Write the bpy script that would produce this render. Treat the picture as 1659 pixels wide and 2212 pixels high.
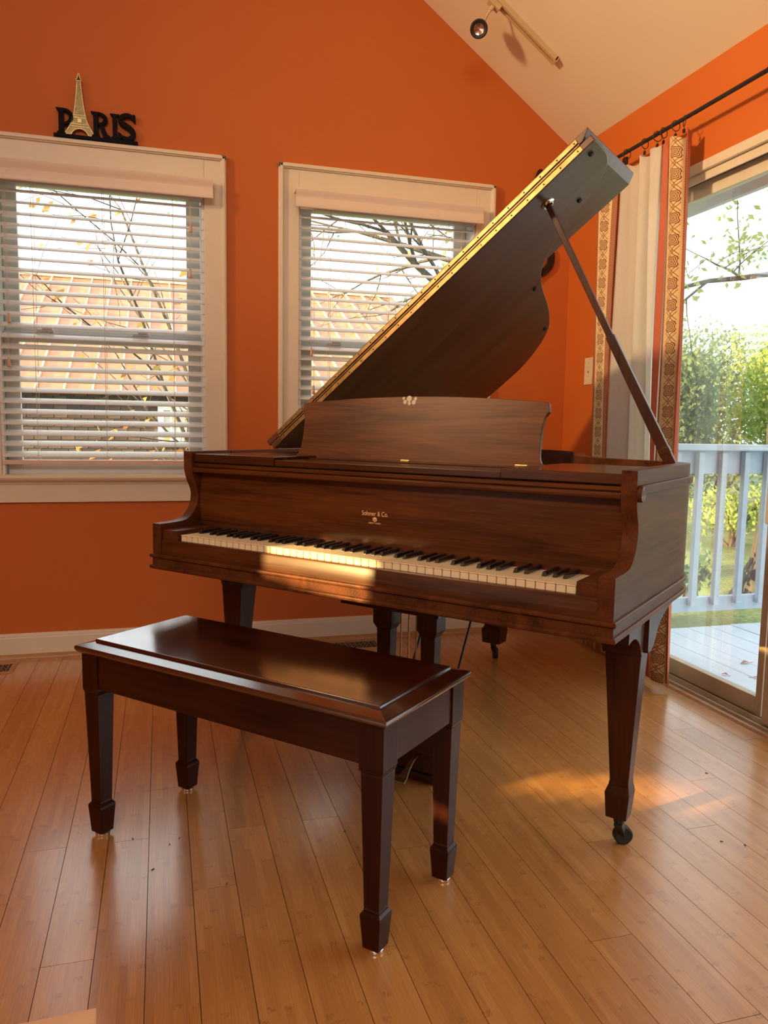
import bpy, bmesh, math, random
from mathutils import Vector, Matrix
random.seed(7)
C = bpy.context.scene
for o in list(bpy.data.objects): bpy.data.objects.remove(o)
R = math.radians
PI = math.pi
# ------------------------------------------------------------------ camera
cam = bpy.data.cameras.new('camera'); camo = bpy.data.objects.new('camera', cam)
C.collection.objects.link(camo); C.camera = camo
cam.sensor_fit = 'HORIZONTAL'; cam.sensor_width = 36.0
cam.lens = 1682.66 / 1659 * 36.0
cam.clip_start = 0.02; cam.clip_end = 200
camo.matrix_world = Matrix.Translation((0, 0, 1.0548)) @ Matrix.Rotation(R(-15.998), 4, 'Z') @ Matrix.Rotation(R(90 - 6.2248), 4, 'X') @ Matrix.Rotation(R(0.9455), 4, 'Z')
# ------------------------------------------------------------------ light
w = bpy.data.worlds.new('sky'); C.world = w; w.use_nodes = True
bg = w.node_tree.nodes['Background']
bg.inputs[0].default_value = (0.90, 0.96, 1.0, 1); bg.inputs[1].default_value = 3.0
def lamp(name, kind, loc, energy, col, aim=None, size=None, **kw):
    L = bpy.data.lights.new(name, kind); o = bpy.data.objects.new(name, L); C.collection.objects.link(o)
    L.energy = energy; L.color = col; o.location = loc
    if aim is not None:
        o.rotation_euler = (Vector(aim) - Vector(loc)).to_track_quat('-Z', 'Y').to_euler()
    if size:
        L.shape = 'RECTANGLE'; L.size, L.size_y = size
    for k, v in kw.items(): setattr(L, k, v)
    return o
SUN = Vector((0.955, 0.215, -0.19)).normalized()
s = lamp('sun', 'SUN', (0, 0, 8), 18, (1.0, 0.66, 0.24), angle=R(0.53))
s.rotation_euler = SUN.to_track_quat('-Z', 'Y').to_euler()
lamp('rear_high_fill', 'AREA', (-1.0, -2.45, 3.55), 60, (1.0, 0.86, 0.68), aim=(0.8, 3.7, 2.9), size=(2.2, 1.0))  # added fill lamp high behind the camera, brightens the back wall
lamp('added_evening_lamp', 'AREA', (-3.12, 1.45, 3.0), 24, (1.0, 0.66, 0.34), aim=(2.0, 2.45, 2.1), size=(0.45, 0.45), spread=R(55))  # added lamp for the warm upper beam, the wall has no window here
lamp('left_wall_fill', 'AREA', (-3.12, 0.6, 1.3), 10, (1.0, 0.84, 0.66), aim=(1.2, 2.6, 2.7), size=(1.3, 1.1))  # added fill lamp that lifts the ceiling, no window in the wall here
C.view_settings.view_transform = 'Standard'; C.view_settings.look = 'None'
C.view_settings.exposure = 0.0; C.view_settings.gamma = 1.0; C.view_settings.use_curve_mapping = False

# ------------------------------------------------------------------ mesh helpers
class MB:
    def __init__(s): s.v = []; s.f = []; s.uv = None
    def add(s, vs, fs):
        n = len(s.v); s.v += [tuple(p) for p in vs]; s.f += [tuple(i + n for i in f) for f in fs]; return s
    def box(s, a, b):
        x0, y0, z0 = a; x1, y1, z1 = b
        if x0 > x1: x0, x1 = x1, x0
        if y0 > y1: y0, y1 = y1, y0
        if z0 > z1: z0, z1 = z1, z0
        return s.add([(x0,y0,z0),(x1,y0,z0),(x1,y1,z0),(x0,y1,z0),(x0,y0,z1),(x1,y0,z1),(x1,y1,z1),(x0,y1,z1)],
                     [(0,3,2,1),(4,5,6,7),(0,1,5,4),(1,2,6,5),(2,3,7,6),(3,0,4,7)])
    def frust(s, c0, h0, z0, c1, h1, z1):
        """tapered box: centre (x,y), half sizes, z"""
        def q(c, h, z): return [(c[0]-h[0],c[1]-h[1],z),(c[0]+h[0],c[1]-h[1],z),(c[0]+h[0],c[1]+h[1],z),(c[0]-h[0],c[1]+h[1],z)]
        return s.add(q(c0,h0,z0)+q(c1,h1,z1), [(0,3,2,1),(4,5,6,7),(0,1,5,4),(1,2,6,5),(2,3,7,6),(3,0,4,7)])
    def prism(s, poly, axis, a, b):
        """polygon (2d) extruded along axis: 'x' poly=(y,z); 'y' poly=(x,z); 'z' poly=(x,y)"""
        def P(p, t):
            return {'x': (t, p[0], p[1]), 'y': (p[0], t, p[1]), 'z': (p[0], p[1], t)}[axis]
        n = len(poly)
        return s.add([P(p, a) for p in poly] + [P(p, b) for p in poly],
                     [tuple(range(n)), tuple(range(2*n-1, n-1, -1))] + [(i, i+n, (i+1) % n + n, (i+1) % n) for i in range(n)])
    def tube(s, pts, r, n=8, closed=False, cap=True):
        pts = [Vector(p) for p in pts]; m = len(pts); rs = r if isinstance(r, (list, tuple)) else [r]*m
        prev = None; vs = []
        for i, p in enumerate(pts):
            if closed: t = pts[(i+1) % m] - pts[i-1]
            else: t = (pts[min(i+1, m-1)] - pts[max(i-1, 0)])
            if t.length < 1e-9: t = Vector((0,0,1))
            t.normalize()
            if prev is None:
                a = Vector((0,0,1)) if abs(t.z) < .9 else Vector((1,0,0)); u = t.cross(a).normalized()
            else:
                u = (prev - t*prev.dot(t))
                u = u.normalized() if u.length > 1e-6 else t.orthogonal().normalized()
            prev = u; b = t.cross(u)
            vs += [p + (u*math.cos(2*PI*k/n) + b*math.sin(2*PI*k/n))*rs[i] for k in range(n)]
        fs = []
        for i in range(m if closed else m-1):
            j = (i+1) % m
            fs += [(i*n+k, i*n+(k+1) % n, j*n+(k+1) % n, j*n+k) for k in range(n)]
        if not closed and cap: fs += [tuple(range(n-1,-1,-1)), tuple((m-1)*n+k for k in range(n))]
        return s.add(vs, fs)
    def lathe(s, prof, c=(0,0,0), n=20, axis='z'):
        vs = []
        for r, h in prof:
            for k in range(n):
                a = 2*PI*k/n; x, y = r*math.cos(a), r*math.sin(a)
                p = {'z': (x,y,h), 'x': (h,x,y), 'y': (x,h,y)}[axis]
                vs.append((p[0]+c[0], p[1]+c[1], p[2]+c[2]))
        m = len(prof); fs = [(i*n+k, i*n+(k+1) % n, (i+1)*n+(k+1) % n, (i+1)*n+k) for i in range(m-1) for k in range(n)]
        fs += [tuple(range(n-1,-1,-1)), tuple((m-1)*n+k for k in range(n))]
        return s.add(vs, fs)
    def sweep(s, path, prof, closed=False):
        """path: 2d plan points (x,y); prof: (out, z) polygon; out = to the right-hand side normal of travel"""
        m = len(path); P = [Vector(p) for p in path]; vs = []; k = len(prof)
        for i in range(m):
            a = P[i-1] if (i or closed) else None; b = P[(i+1) % m] if (i < m-1 or closed) else None
            d1 = (P[i]-a).normalized() if a is not None else None; d2 = (b-P[i]).normalized() if b is not None else None
            if d1 is None: d1 = d2
            if d2 is None: d2 = d1
            n1 = Vector((d1.y, -d1.x)); n2 = Vector((d2.y, -d2.x)); nn = n1+n2
            nn = nn/(max(nn.length_squared, .3)/2)
            for o, z in prof: q = P[i]+nn*o; vs.append((q.x, q.y, z))
        fs = []
        for i in range(m if closed else m-1):
            j = (i+1) % m
            fs += [(i*k+t, i*k+(t+1) % k, j*k+(t+1) % k, j*k+t) for t in range(k)]
        if not closed: fs += [tuple(range(k)), tuple((m-1)*k+t for t in range(k-1,-1,-1))]
        return s.add(vs, fs)
    def mesh(s, name, mat, smooth=None):
        me = bpy.data.meshes.new(name); me.from_pydata(s.v, [], s.f); me.update()
        bm = bmesh.new(); bm.from_mesh(me); bmesh.ops.recalc_face_normals(bm, faces=bm.faces); bm.to_mesh(me); bm.free()
        if smooth is not None:
            for p in me.polygons: p.use_smooth = True
            me.set_sharp_from_angle(angle=R(smooth))
        if mat: me.materials.append(mat)
        return me
def link(name, me, parent=None, bevel=0, label=None, seg=2):
    o = bpy.data.objects.new(name, me); C.collection.objects.link(o)
    if parent: o.parent = parent
    if bevel:
        b = o.modifiers.new('bevel', 'BEVEL'); b.width = bevel; b.segments = seg; b.limit_method = 'ANGLE'; b.angle_limit = R(35)
        b.harden_normals = False
    if label: o['label'] = label
    return o
def part(name, mb, mat, parent=None, smooth=None, bevel=0, label=None, kind=None, seg=2):
    o = link(name, mb.mesh(name, mat, smooth), parent, bevel, label, seg)
    if kind: o['kind'] = kind
    return o
def thing(name, label, cat, loc=(0,0,0), rz=0, group=None, kind=None):
    o = bpy.data.objects.new(name, None); C.collection.objects.link(o); o.empty_display_size = .05
    o.location = loc; o.rotation_euler = (0,0,rz)
    if label: o['label'] = label
    if cat: o['category'] = cat
    if group: o['group'] = group
    if kind: o['kind'] = kind
    return o
def tag(o, label, cat, group=None, kind=None):
    o['label'] = label; o['category'] = cat
    if group: o['group'] = group
    if kind: o['kind'] = kind
    return o
def struct(name, mb=None, mat=None, label=None, cat=None, **kw):
    if mb is None: o = thing(name, label, cat)
    else:
        o = part(name, mb, mat, **kw)
        if label: o['label'] = label
        if cat: o['category'] = cat
    o['kind'] = 'structure'; return o
def empty(name, parent):
    o = bpy.data.objects.new(name, None); C.collection.objects.link(o); o.parent = parent; return o

# ------------------------------------------------------------------ materials
class NT:
    def __init__(s, name):
        s.m = bpy.data.materials.new(name); s.m.use_nodes = True; s.t = s.m.node_tree; s.n = s.t.nodes
        s.b = s.n['Principled BSDF']; s.out = s.n['Material Output']
    def node(s, typ, **kw):
        n = s.n.new(typ)
        for k, v in kw.items(): setattr(n, k, v)
        return n
    def link(s, a, b): s.t.links.new(a, b)
    def val(s, inp, v):
        if hasattr(v, 'links') or isinstance(v, bpy.types.NodeSocket): s.link(v, inp)
        else: inp.default_value = v
    def math(s, op, a, b=0.0, c=None):
        n = s.node('ShaderNodeMath', operation=op); s.val(n.inputs[0], a); s.val(n.inputs[1], b)
        if c is not None: s.val(n.inputs[2], c)
        return n.outputs[0]
    def coord(s, which='Object'): return s.node('ShaderNodeTexCoord').outputs[which]
    def mapping(s, vec, scale=(1,1,1), rot=(0,0,0), loc=(0,0,0)):
        n = s.node('ShaderNodeMapping'); s.link(vec, n.inputs[0]); n.inputs['Scale'].default_value = scale
        n.inputs['Rotation'].default_value = rot; n.inputs['Location'].default_value = loc; return n.outputs[0]
    def noise(s, vec, scale=5, detail=3, rough=.5, dist=0):
        n = s.node('ShaderNodeTexNoise'); s.link(vec, n.inputs['Vector']); n.inputs['Scale'].default_value = scale
        n.inputs['Detail'].default_value = detail; n.inputs['Roughness'].default_value = rough; n.inputs['Distortion'].default_value = dist
        return n.outputs['Fac']
    def ramp(s, fac, stops):
        n = s.node('ShaderNodeValToRGB'); s.link(fac, n.inputs[0]); e = n.color_ramp.elements
        while len(e) > 1: e.remove(e[-1])
        e[0].position, e[0].color = stops[0][0], (*stops[0][1], 1)
        for p, c in stops[1:]: q = e.new(p); q.color = (*c, 1)
        return n.outputs[0]
    def mix(s, fac, a, b, mode='MIX'):
        n = s.node('ShaderNodeMix', data_type='RGBA', blend_type=mode); s.val(n.inputs[0], fac)
        for i, v in ((6, a), (7, b)):
            if isinstance(v, tuple): n.inputs[i].default_value = (*v, 1) if len(v) == 3 else v
            else: s.link(v, n.inputs[i])
        return n.outputs[2]
    def bump(s, h, strength=.2, dist=.002):
        n = s.node('ShaderNodeBump'); s.link(h, n.inputs['Height']); n.inputs['Strength'].default_value = strength
        n.inputs['Distance'].default_value = dist; s.link(n.outputs[0], s.b.inputs['Normal'])
    def rgb(s, c): n = s.node('ShaderNodeRGB'); n.outputs[0].default_value = (*c, 1); return n.outputs[0]
    def sep(s, v): n = s.node('ShaderNodeSeparateXYZ'); s.link(v, n.inputs[0]); return n.outputs
    def comb(s, x, y, z=0.0):
        n = s.node('ShaderNodeCombineXYZ'); s.val(n.inputs[0], x); s.val(n.inputs[1], y); s.val(n.inputs[2], z); return n.outputs[0]
def plain(name, col, rough=.5, metal=0, coat=0, var=.06, scale=12, bump=0, spec=.5):
    t = NT(name); v = t.coord(); f = t.noise(v, scale, 4)
    t.link(t.ramp(f, [(.25, tuple(c*(1-var) for c in col)), (.75, tuple(min(1, c*(1+var)) for c in col))]), t.b.inputs['Base Color'])
    t.b.inputs['Roughness'].default_value = rough; t.b.inputs['Metallic'].default_value = metal
    t.b.inputs['Coat Weight'].default_value = coat; t.b.inputs['Coat Roughness'].default_value = .15
    t.b.inputs['Specular IOR Level'].default_value = spec
    if bump: t.bump(t.noise(v, scale*8, 3), bump, .001)
    return t.m
def wood(name, dark, light, axis='x', rough=.3, coat=.0, scale=1.0, crough=.12, spec=.45):
    t = NT(name); v = t.coord(); i = 'xyz'.index(axis)
    s1 = [14*scale]*3; s1[i] = 1.3*scale
    s2 = [190*scale]*3; s2[i] = 7*scale
    n1 = t.noise(t.mapping(v, tuple(s1)), 1.0, 5, .6, 1.2); n2 = t.noise(t.mapping(v, tuple(s2)), 1.0, 2, .5)
    n3 = t.noise(v, 2.3, 2)
    f = t.math('ADD', t.math('MULTIPLY', n1, .62), t.math('ADD', t.math('MULTIPLY', n2, .28), t.math('MULTIPLY', n3, .2)))
    mid = tuple((a+b)/2 for a, b in zip(dark, light))
    t.link(t.ramp(f, [(.38, dark), (.53, mid), (.70, light)]), t.b.inputs['Base Color'])
    t.b.inputs['Roughness'].default_value = rough; t.b.inputs['Coat Weight'].default_value = coat
    t.b.inputs['Coat Roughness'].default_value = crough; t.b.inputs['Specular IOR Level'].default_value = spec
    t.bump(n2, .08, .0006)
    return t.m
M = {}
PD, PL = (.020, .0058, .0020), (.072, .0215, .0066)
M['pw_x'] = wood('piano_walnut_x', PD, PL, 'x', .24, coat=0, spec=.3)
M['pw_y'] = wood('piano_walnut_y', (.040,.0115,.0038), (.138,.043,.0145), 'y', .42, coat=0, spec=.12)
M['pw_z'] = wood('piano_walnut_z', (.020,.0058,.0022), (.068,.020,.0068), 'z', .36, coat=0, spec=.22)
M['pw_d'] = wood('piano_music_desk', (.034, .0100, .0036), (.175, .055, .017), 'x', .34, scale=.8, spec=.12)
M['pw_f'] = wood('piano_fallboard', (.028, .0075, .0022), (.120, .037, .0092), 'x', .27, spec=.18)
M['lid'] = wood('piano_lid_wood', (.058, .022, .0095), (.135, .055, .024), 'x', .30, coat=0, spec=.5)
M['bw_x'] = wood('bench_mahogany_x', (.014, .0024, .0009), (.060, .0125, .0036), 'x', .17, coat=1.0, crough=.13, spec=.8)
M['bw_a'] = wood('bench_mahogany_apron', (.016, .0027, .0009), (.060, .0125, .0032), 'x', .30, coat=0, spec=.25)
M['bw_y'] = wood('bench_mahogany_y', (.016, .0027, .0009), (.060, .0125, .0032), 'y', .30, coat=0, spec=.25)
M['bw_z'] = wood('bench_mahogany_z', (.014, .0023, .0008), (.048, .0095, .0026), 'z', .30, coat=0, spec=.22)
M['brass'] = plain('brass', (.30, .20, .085), .45, 1, var=.3, scale=45)
M['brass_d'] = plain('aged_brass', (.42, .29, .12), .35, 1, var=.2, scale=50)
M['steel'] = plain('polished_steel', (.75, .72, .68), .18, 1)
M['black'] = plain('black_iron', (.018, .016, .015), .45, .2)
M['bkey'] = plain('black_key_lacquer', (.012, .011, .011), .22, coat=.4, spec=.6)
M['ivory'] = plain('ivory_key', (.83, .71, .50), .32, var=.05, scale=40)
M['red_felt'] = plain('red_felt', (.10, .008, .008), .95)
M['rubber'] = plain('rubber_black', (.02, .02, .02), .7)
M['gold_plate'] = plain('bronze_plate', (.42, .28, .10), .45, .7)
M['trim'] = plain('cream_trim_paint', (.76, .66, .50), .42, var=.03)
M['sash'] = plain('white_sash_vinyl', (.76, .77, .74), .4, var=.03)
M['slat'] = None
M['valance'] = plain('cream_valance', (.80, .66, .53), .4, var=.02)
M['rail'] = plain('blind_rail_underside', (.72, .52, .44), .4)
M['cord'] = plain('cord_cream', (.75, .62, .52), .8)
M['tassel'] = wood('tassel_wood', (.50, .30, .17), (.72, .48, .30), 'z', .4)
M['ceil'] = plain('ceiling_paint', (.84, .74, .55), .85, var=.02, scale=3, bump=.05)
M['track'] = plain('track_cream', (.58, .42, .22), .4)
M['plate'] = plain('switch_plate_cream', (.72, .60, .42), .4)
M['quarter'] = wood('quarter_round_wood', (.34, .17, .07), (.55, .30, .13), 'x', .35)
M['peach'] = plain('peach_cloth', (.80, .50, .29), .95, var=.06, scale=30, bump=.3)
M['door_frame'] = plain('door_frame_bronze', (.52, .42, .30), .4, .15, var=.15, scale=9)
M['door_head'] = plain('door_head_cream', (.72, .66, .52), .35, .1, var=.06)
M['dark_gap'] = plain('dark_gap', (.035, .03, .027), .8)
M['treble'] = plain('black_wall_metal', (.022, .014, .012), .45, .3)
M['sign_black'] = plain('sign_black_paint', (.008, .006, .009), .75, var=.2, scale=90, spec=.15)
M['sign_back'] = plain('sign_dark_bronze', (.10, .065, .028), .7, .3)
M['sign_gold'] = plain('sign_antique_gold', (.52, .38, .18), .42, .75, var=.2, scale=80)
def wall_mat(name, a, b):
    t = NT(name); v = t.coord(); f = t.noise(v, 1.1, 3)
    t.link(t.ramp(f, [(.3, a), (.7, b)]), t.b.inputs['Base Color']); t.b.inputs['Roughness'].default_value = .62
    t.b.inputs['Specular IOR Level'].default_value = .35
    t.bump(t.noise(v, 260, 3), .10, .0006); return t.m
M['wall'] = wall_mat('orange_wall_paint', (.54, .130, .019), (.58, .146, .024))
def glass_mat(name, tint=(1,1,1), gl=1.0):
    t = NT(name); t.n.remove(t.b)
    tr = t.node('ShaderNodeBsdfTransparent'); tr.inputs[0].default_value = (*tint, 1)
    g = t.node('ShaderNodeBsdfGlossy'); g.inputs['Roughness'].default_value = .02
    fr = t.node('ShaderNodeFresnel'); fr.inputs[0].default_value = 1.45
    mx = t.node('ShaderNodeMixShader'); t.link(t.math('MULTIPLY', fr.outputs[0], gl), mx.inputs[0])
    t.link(tr.outputs[0], mx.inputs[1]); t.link(g.outputs[0], mx.inputs[2]); t.link(mx.outputs[0], t.out.inputs[0])
    return t.m
M['glass'] = glass_mat('window_glass', (.98, .99, .985), .35)
def floor_mat():
    t = NT('bamboo_plank'); v = t.coord(); rnd = t.node('ShaderNodeObjectInfo').outputs['Random']
    x, y, z = t.sep(v)
    yo = t.math('ADD', y, t.math('MULTIPLY', rnd, 37.0))
    strip = t.math('FLOOR', t.math('MULTIPLY', x, 61.0))
    wn = t.node('ShaderNodeTexWhiteNoise', noise_dimensions='2D'); t.link(t.comb(strip, t.math('MULTIPLY', rnd, 991.0)), wn.inputs[0])
    vv = t.math('ADD', t.math('MULTIPLY', yo, 3.2), t.math('MULTIPLY', wn.outputs[0], 9.0))
    seg = t.math('FLOOR', vv); fr = t.math('FRACT', vv)
    wn2 = t.node('ShaderNodeTexWhiteNoise', noise_dimensions='3D'); t.link(t.comb(strip, seg, rnd), wn2.inputs[0])
    dist = t.math('MINIMUM', fr, t.math('SUBTRACT', 1.0, fr))
    blot = t.noise(t.comb(t.math('MULTIPLY', x, 260), t.math('MULTIPLY', yo, 120)), 1.0, 3)
    nodem = t.math('MULTIPLY', t.math('LESS_THAN', dist, .022), t.math('GREATER_THAN', blot, .50))
    grain = t.noise(t.comb(t.math('MULTIPLY', x, 620), t.math('MULTIPLY', yo, 9)), 1.0, 3, .6)
    broad = t.noise(t.comb(t.math('MULTIPLY', x, 22), t.math('MULTIPLY', yo, 2.2)), 1.0, 3)
    f = t.math('ADD', t.math('MULTIPLY', grain, .58), t.math('ADD', t.math('MULTIPLY', wn2.outputs[0], .13), t.math('ADD', t.math('MULTIPLY', broad, .24), t.math('MULTIPLY', rnd, .10))))
    col = t.ramp(f, [(.30, (.38, .158, .042)), (.50, (.53, .240, .066)), (.72, (.68, .345, .108))])
    col = t.mix(t.math('MULTIPLY', nodem, .45), col, (.26, .10, .03))
    t.link(col, t.b.inputs['Base Color'])
    sm = t.noise(t.comb(t.math('MULTIPLY', x, 9), t.math('MULTIPLY', yo, 5)), 1.0, 4)
    rr = t.node('ShaderNodeMapRange'); t.link(sm, rr.inputs[0]); rr.inputs[3].default_value = .24; rr.inputs[4].default_value = .40
    t.link(rr.outputs[0], t.b.inputs['Roughness']); t.b.inputs['Specular IOR Level'].default_value = .7
    t.b.inputs['Coat Weight'].default_value = 1.0; t.b.inputs['Coat Roughness'].default_value = .19
    t.bump(grain, .05, .0004); return t.m
M['plank'] = floor_mat()

M['bw_x'].node_tree.nodes['Principled BSDF'].inputs['Coat IOR'].default_value = 1.8

# ================================================================== SETTING
YB, XR, XL, YR = 3.711, 2.036, -3.2, -2.6
# ---- floor planks
fl = struct('floor', MB().box((XL-.1, YR-.1, -.12), (XR+.0, YB+.1, -.0035)), M['dark_gap'])
ends = {}
def row_of(x): return math.floor((x + .0435)/.0985)
for x, y in [(-.29,1.982),(-.19,1.532),(-.09,1.977),(.10,1.717),(.205,1.973),(.40,1.97),(0,2.249),(.89,1.33),(1.0,1.948),(1.08,1.679),(1.58,1.92),(1.385,1.675),(1.785,2.281),(1.975,2.145),(.99,1.072),(-.39,1.807)]:
    ends[row_of(x)] = y
PLEN = 1.83
def plank_mesh(w, l):
    g = .0007
    mb = MB().box((-w/2+g, -l/2+g, -.003), (w/2-g, l/2-g, 0)); return mb.mesh('plank', M['plank'])
full = plank_mesh(.0985, PLEN)
rows = range(row_of(XL)+1, 21)
last = None
for k in rows:
    xc = -.0435 + .0985*(k+.5)
    e = ends.get(k)
    if e is None:
        e = random.uniform(0, PLEN)
        if last is not None and abs((e-last) % PLEN - PLEN/2) > PLEN/2-.25: e += .6
    last = e
    y = e - PLEN*math.ceil((e-YR)/PLEN)
    while y < YB-.001:
        y0, y1 = max(y, YR), min(y+PLEN, YB-.002)
        if y1-y0 > .03:
            me = full if (y1-y0) > PLEN-.001 else plank_mesh(.0985, y1-y0)
            o = link('plank', me, fl); o.location = (xc, (y0+y1)/2, 0)
        y += PLEN
# ---- walls with openings
def wall_y(name, y0, y1, x0, x1, z0, top, holes, mat):
    """wall in plane y, pieces around rectangular holes [(xa,xb,za,zb)], top: function x->z"""
    xs = sorted({x0, x1, *[h[0] for h in holes], *[h[1] for h in holes], *[x for x in (RIDGE,) if x0 < x < x1]})
    mb = MB()
    for a, b in zip(xs[:-1], xs[1:]):
        segs = [(z0, None)]
        hs = sorted([h for h in holes if h[0] <= a+1e-6 and h[1] >= b-1e-6], key=lambda h: h[2])
        cur = z0
        for h in hs:
            mb.box((a, y0, cur), (b, y1, h[2])); cur = h[3]
        mb.add([(a,y0,cur),(b,y0,cur),(b,y1,cur),(a,y1,cur),(a,y0,top(a)),(b,y0,top(b)),(b,y1,top(b)),(a,y1,top(a))],
               [(0,3,2,1),(4,5,6,7),(0,1,5,4),(1,2,6,5),(2,3,7,6),(3,0,4,7)])
    return struct(name, mb, mat)
def wall_x(name, x0, x1, y0, y1, z0, z1, holes, mat):
    ys = sorted({y0, y1, *[h[0] for h in holes], *[h[1] for h in holes]}); mb = MB()
    for a, b in zip(ys[:-1], ys[1:]):
        cur = z0
        for h in sorted([h for h in holes if h[0] <= a+1e-6 and h[1] >= b-1e-6], key=lambda h: h[2]):
            mb.box((x0, a, cur), (x1, b, h[2])); cur = h[3]
        mb.box((x0, a, cur), (x1, b, z1))
    return struct(name, mb, mat)
RIDGE = -1.2; ZE = 2.462
def ztop(x):
    if x >= RIDGE: return ZE + .722*(XR-x)
    zr = ZE + .722*(XR-RIDGE); return zr - .45*(RIDGE-x)
W1 = (-.665, .20); W2 = (.63, 1.51); WZ0, WZ1 = .80, 2.10
DY0, DY1, DZ = .55, 2.98, 2.10
wall_y('wall_back', YB, YB+.14, XL-.1, XR+.12, -.12, ztop, [(*W1, WZ0, WZ1), (*W2, WZ0, WZ1)], M['wall'])
wall_x('wall_right', XR, XR+.12, YR-.1, YB, -.12, ZE, [(DY0, DY1, -.12, DZ)], M['wall'])
# left wall: unseen, slots added and stepped to shape sun patches on keys and floor
dxl = XL - .38
kA = (XL-.38)/SUN.x
def slot(u0, u1, za, zb, x):  # project piano-front strip back along the sun to the wall
    return None
SLOTS = [(1.00, 1.34, 1.338, 1.478), (1.01, 1.09, .838, .890), (.93, 1.01, .852, .922), (.85, .93, .872, .942), (.77, .85, .894, .954), (.67, .77, .920, .962)]
wall_x('wall_left', XL-.1, XL, YR-.1, YB, -.12, ztop(XL)+.02, SLOTS, M['wall'])
wall_y('wall_rear', YR-.1, YR, XL-.1, XR+.12, -.12, ztop, [(-2.1, 0.1, 3.02, 4.05)], M['wall'])
mb = MB()
for a, b in ((XR+.12, RIDGE), (RIDGE, XL-.1)):
    za, zb = (ZE if a > 0 else ztop(RIDGE)), ztop(b)
    if a > 0: za = ZE + .722*(XR-a)
    mb.add([(a,YR-.1,za),(b,YR-.1,zb),(b,YB+.14,zb),(a,YB+.14,za),(a,YR-.1,za+.1),(b,YR-.1,zb+.1),(b,YB+.14,zb+.1),(a,YB+.14,za+.1)],
           [(0,3,2,1),(4,5,6,7),(0,1,5,4),(1,2,6,5),(2,3,7,6),(3,0,4,7)])
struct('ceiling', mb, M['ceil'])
# ---- baseboards with cap moulding and quarter round
BP = [(0,0),(.014,0),(.014,.092),(.011,.097),(.011,.103),(.006,.110),(0,.1124)]
QP = [(.013,0),(.034,0),(.0335,.006),(.030,.013),(.024,.018),(.013,.021)]
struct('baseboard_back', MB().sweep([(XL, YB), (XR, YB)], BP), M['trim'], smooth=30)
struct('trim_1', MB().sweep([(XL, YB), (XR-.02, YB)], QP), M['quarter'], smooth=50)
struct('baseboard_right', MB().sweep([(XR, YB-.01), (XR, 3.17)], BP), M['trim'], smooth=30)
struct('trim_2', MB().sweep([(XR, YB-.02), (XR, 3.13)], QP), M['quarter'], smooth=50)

# ---- windows
def window(name, x0, x1, label):
    w = struct(name, label=label)
    cw = .093; yo = YB-.013
    zt = 2.244; za = .7
    T = M['trim']
    part('casing', MB().box((x1, yo, .822), (x1+cw, YB, zt)), T, w, bevel=.003)
    part('casing', MB().box((x0-cw, yo, .822), (x0, YB, zt)), T, w, bevel=.003)
    part('head_casing', MB().box((x0, yo-.0005, 2.09), (x1, YB, zt-.0005)), T, w, bevel=.002)
    # raised back band around the casing
    a, b = x0-cw-.004, x1+cw+.004
    mb = MB()
    for prof, e in (((.0, .024), .010), ((.006, .019), .018)):
        o0, o1 = prof
        mb.box((a+o0, yo-e, .824), (a+o1, YB, zt+.004-o0)); mb.box((b-o1, yo-e, .824), (b-o0, YB, zt+.004-o0))
        mb.box((a+o0, yo-e, zt+.004-o1), (b-o0, YB, zt+.004-o0))
    part('back_band', mb, T, w, bevel=.0025)
    part('window_stool', MB().prism([(YB+.05,.800),(YB+.05,.822),(YB-.045,.822),(YB-.052,.818),(YB-.055,.811),(YB-.052,.803),(YB-.045,.797),(YB-.028,.792),(YB-.022,.780),(YB-.006,.776),(YB+.0,.776),(YB+.0,.800)], 'x', x0-cw-.03, x1+cw+.03), T, w, smooth=40)
    part('apron', MB().box((x0-cw-.005, YB-.018, .700), (x1+cw+.005, YB, .780)), T, w, bevel=.003)
    # jambs
    mb = MB().box((x0, YB+.0, .80), (x0+.012, YB+.139, 2.10)).box((x1-.012, YB, .80), (x1, YB+.139, 2.10)).box((x0+.012, YB, 2.088), (x1-.012, YB+.139, 2.10)).box((x0+.012, YB+.05, .80), (x1-.012, YB+.139, .812))
    part('jamb', mb, M['sash'], w)
    a, b = x0+.014, x1-.014
    def sash(y0, y1, zb, zt, st, rb, rt):
        g = empty('sash', w)
        part('sash_frame', MB().box((a,y0,zb),(a+st,y1,zt)).box((b-st,y0,zb),(b,y1,zt)).box((a+st,y0,zb),(b-st,y1,zb+rb)).box((a+st,y0,zt-rt),(b-st,y1,zt)), M['sash'], g, bevel=.002)
        part('pane', MB().box((a+st,(y0+y1)/2-.002,zb+rb),(b-st,(y0+y1)/2+.002,zt-rt)), M['glass'], g)
        return g
    sash(YB+.095, YB+.125, 1.425, 2.087, .062, .045, .018)
    lo = sash(YB+.055, YB+.085, .813, 1.445, .06, .052, .045)
    for t in (.2, .68):
        xx = a + (b-a)*t
        mb = MB().box((xx-.035, YB+.050, 1.4455), (xx+.035, YB+.075, 1.456)).box((xx-.012, YB+.045, 1.456), (xx+.03, YB+.07, 1.464))
        part('sash_lock', mb, M['sash'], w, bevel=.002)
    return w
window('window_1', *W1, 'white double-hung window at the left with copper roof and brick behind')
window('window_2', *W2, 'white double-hung window right of the first one, partly behind the raised lid')

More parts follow.
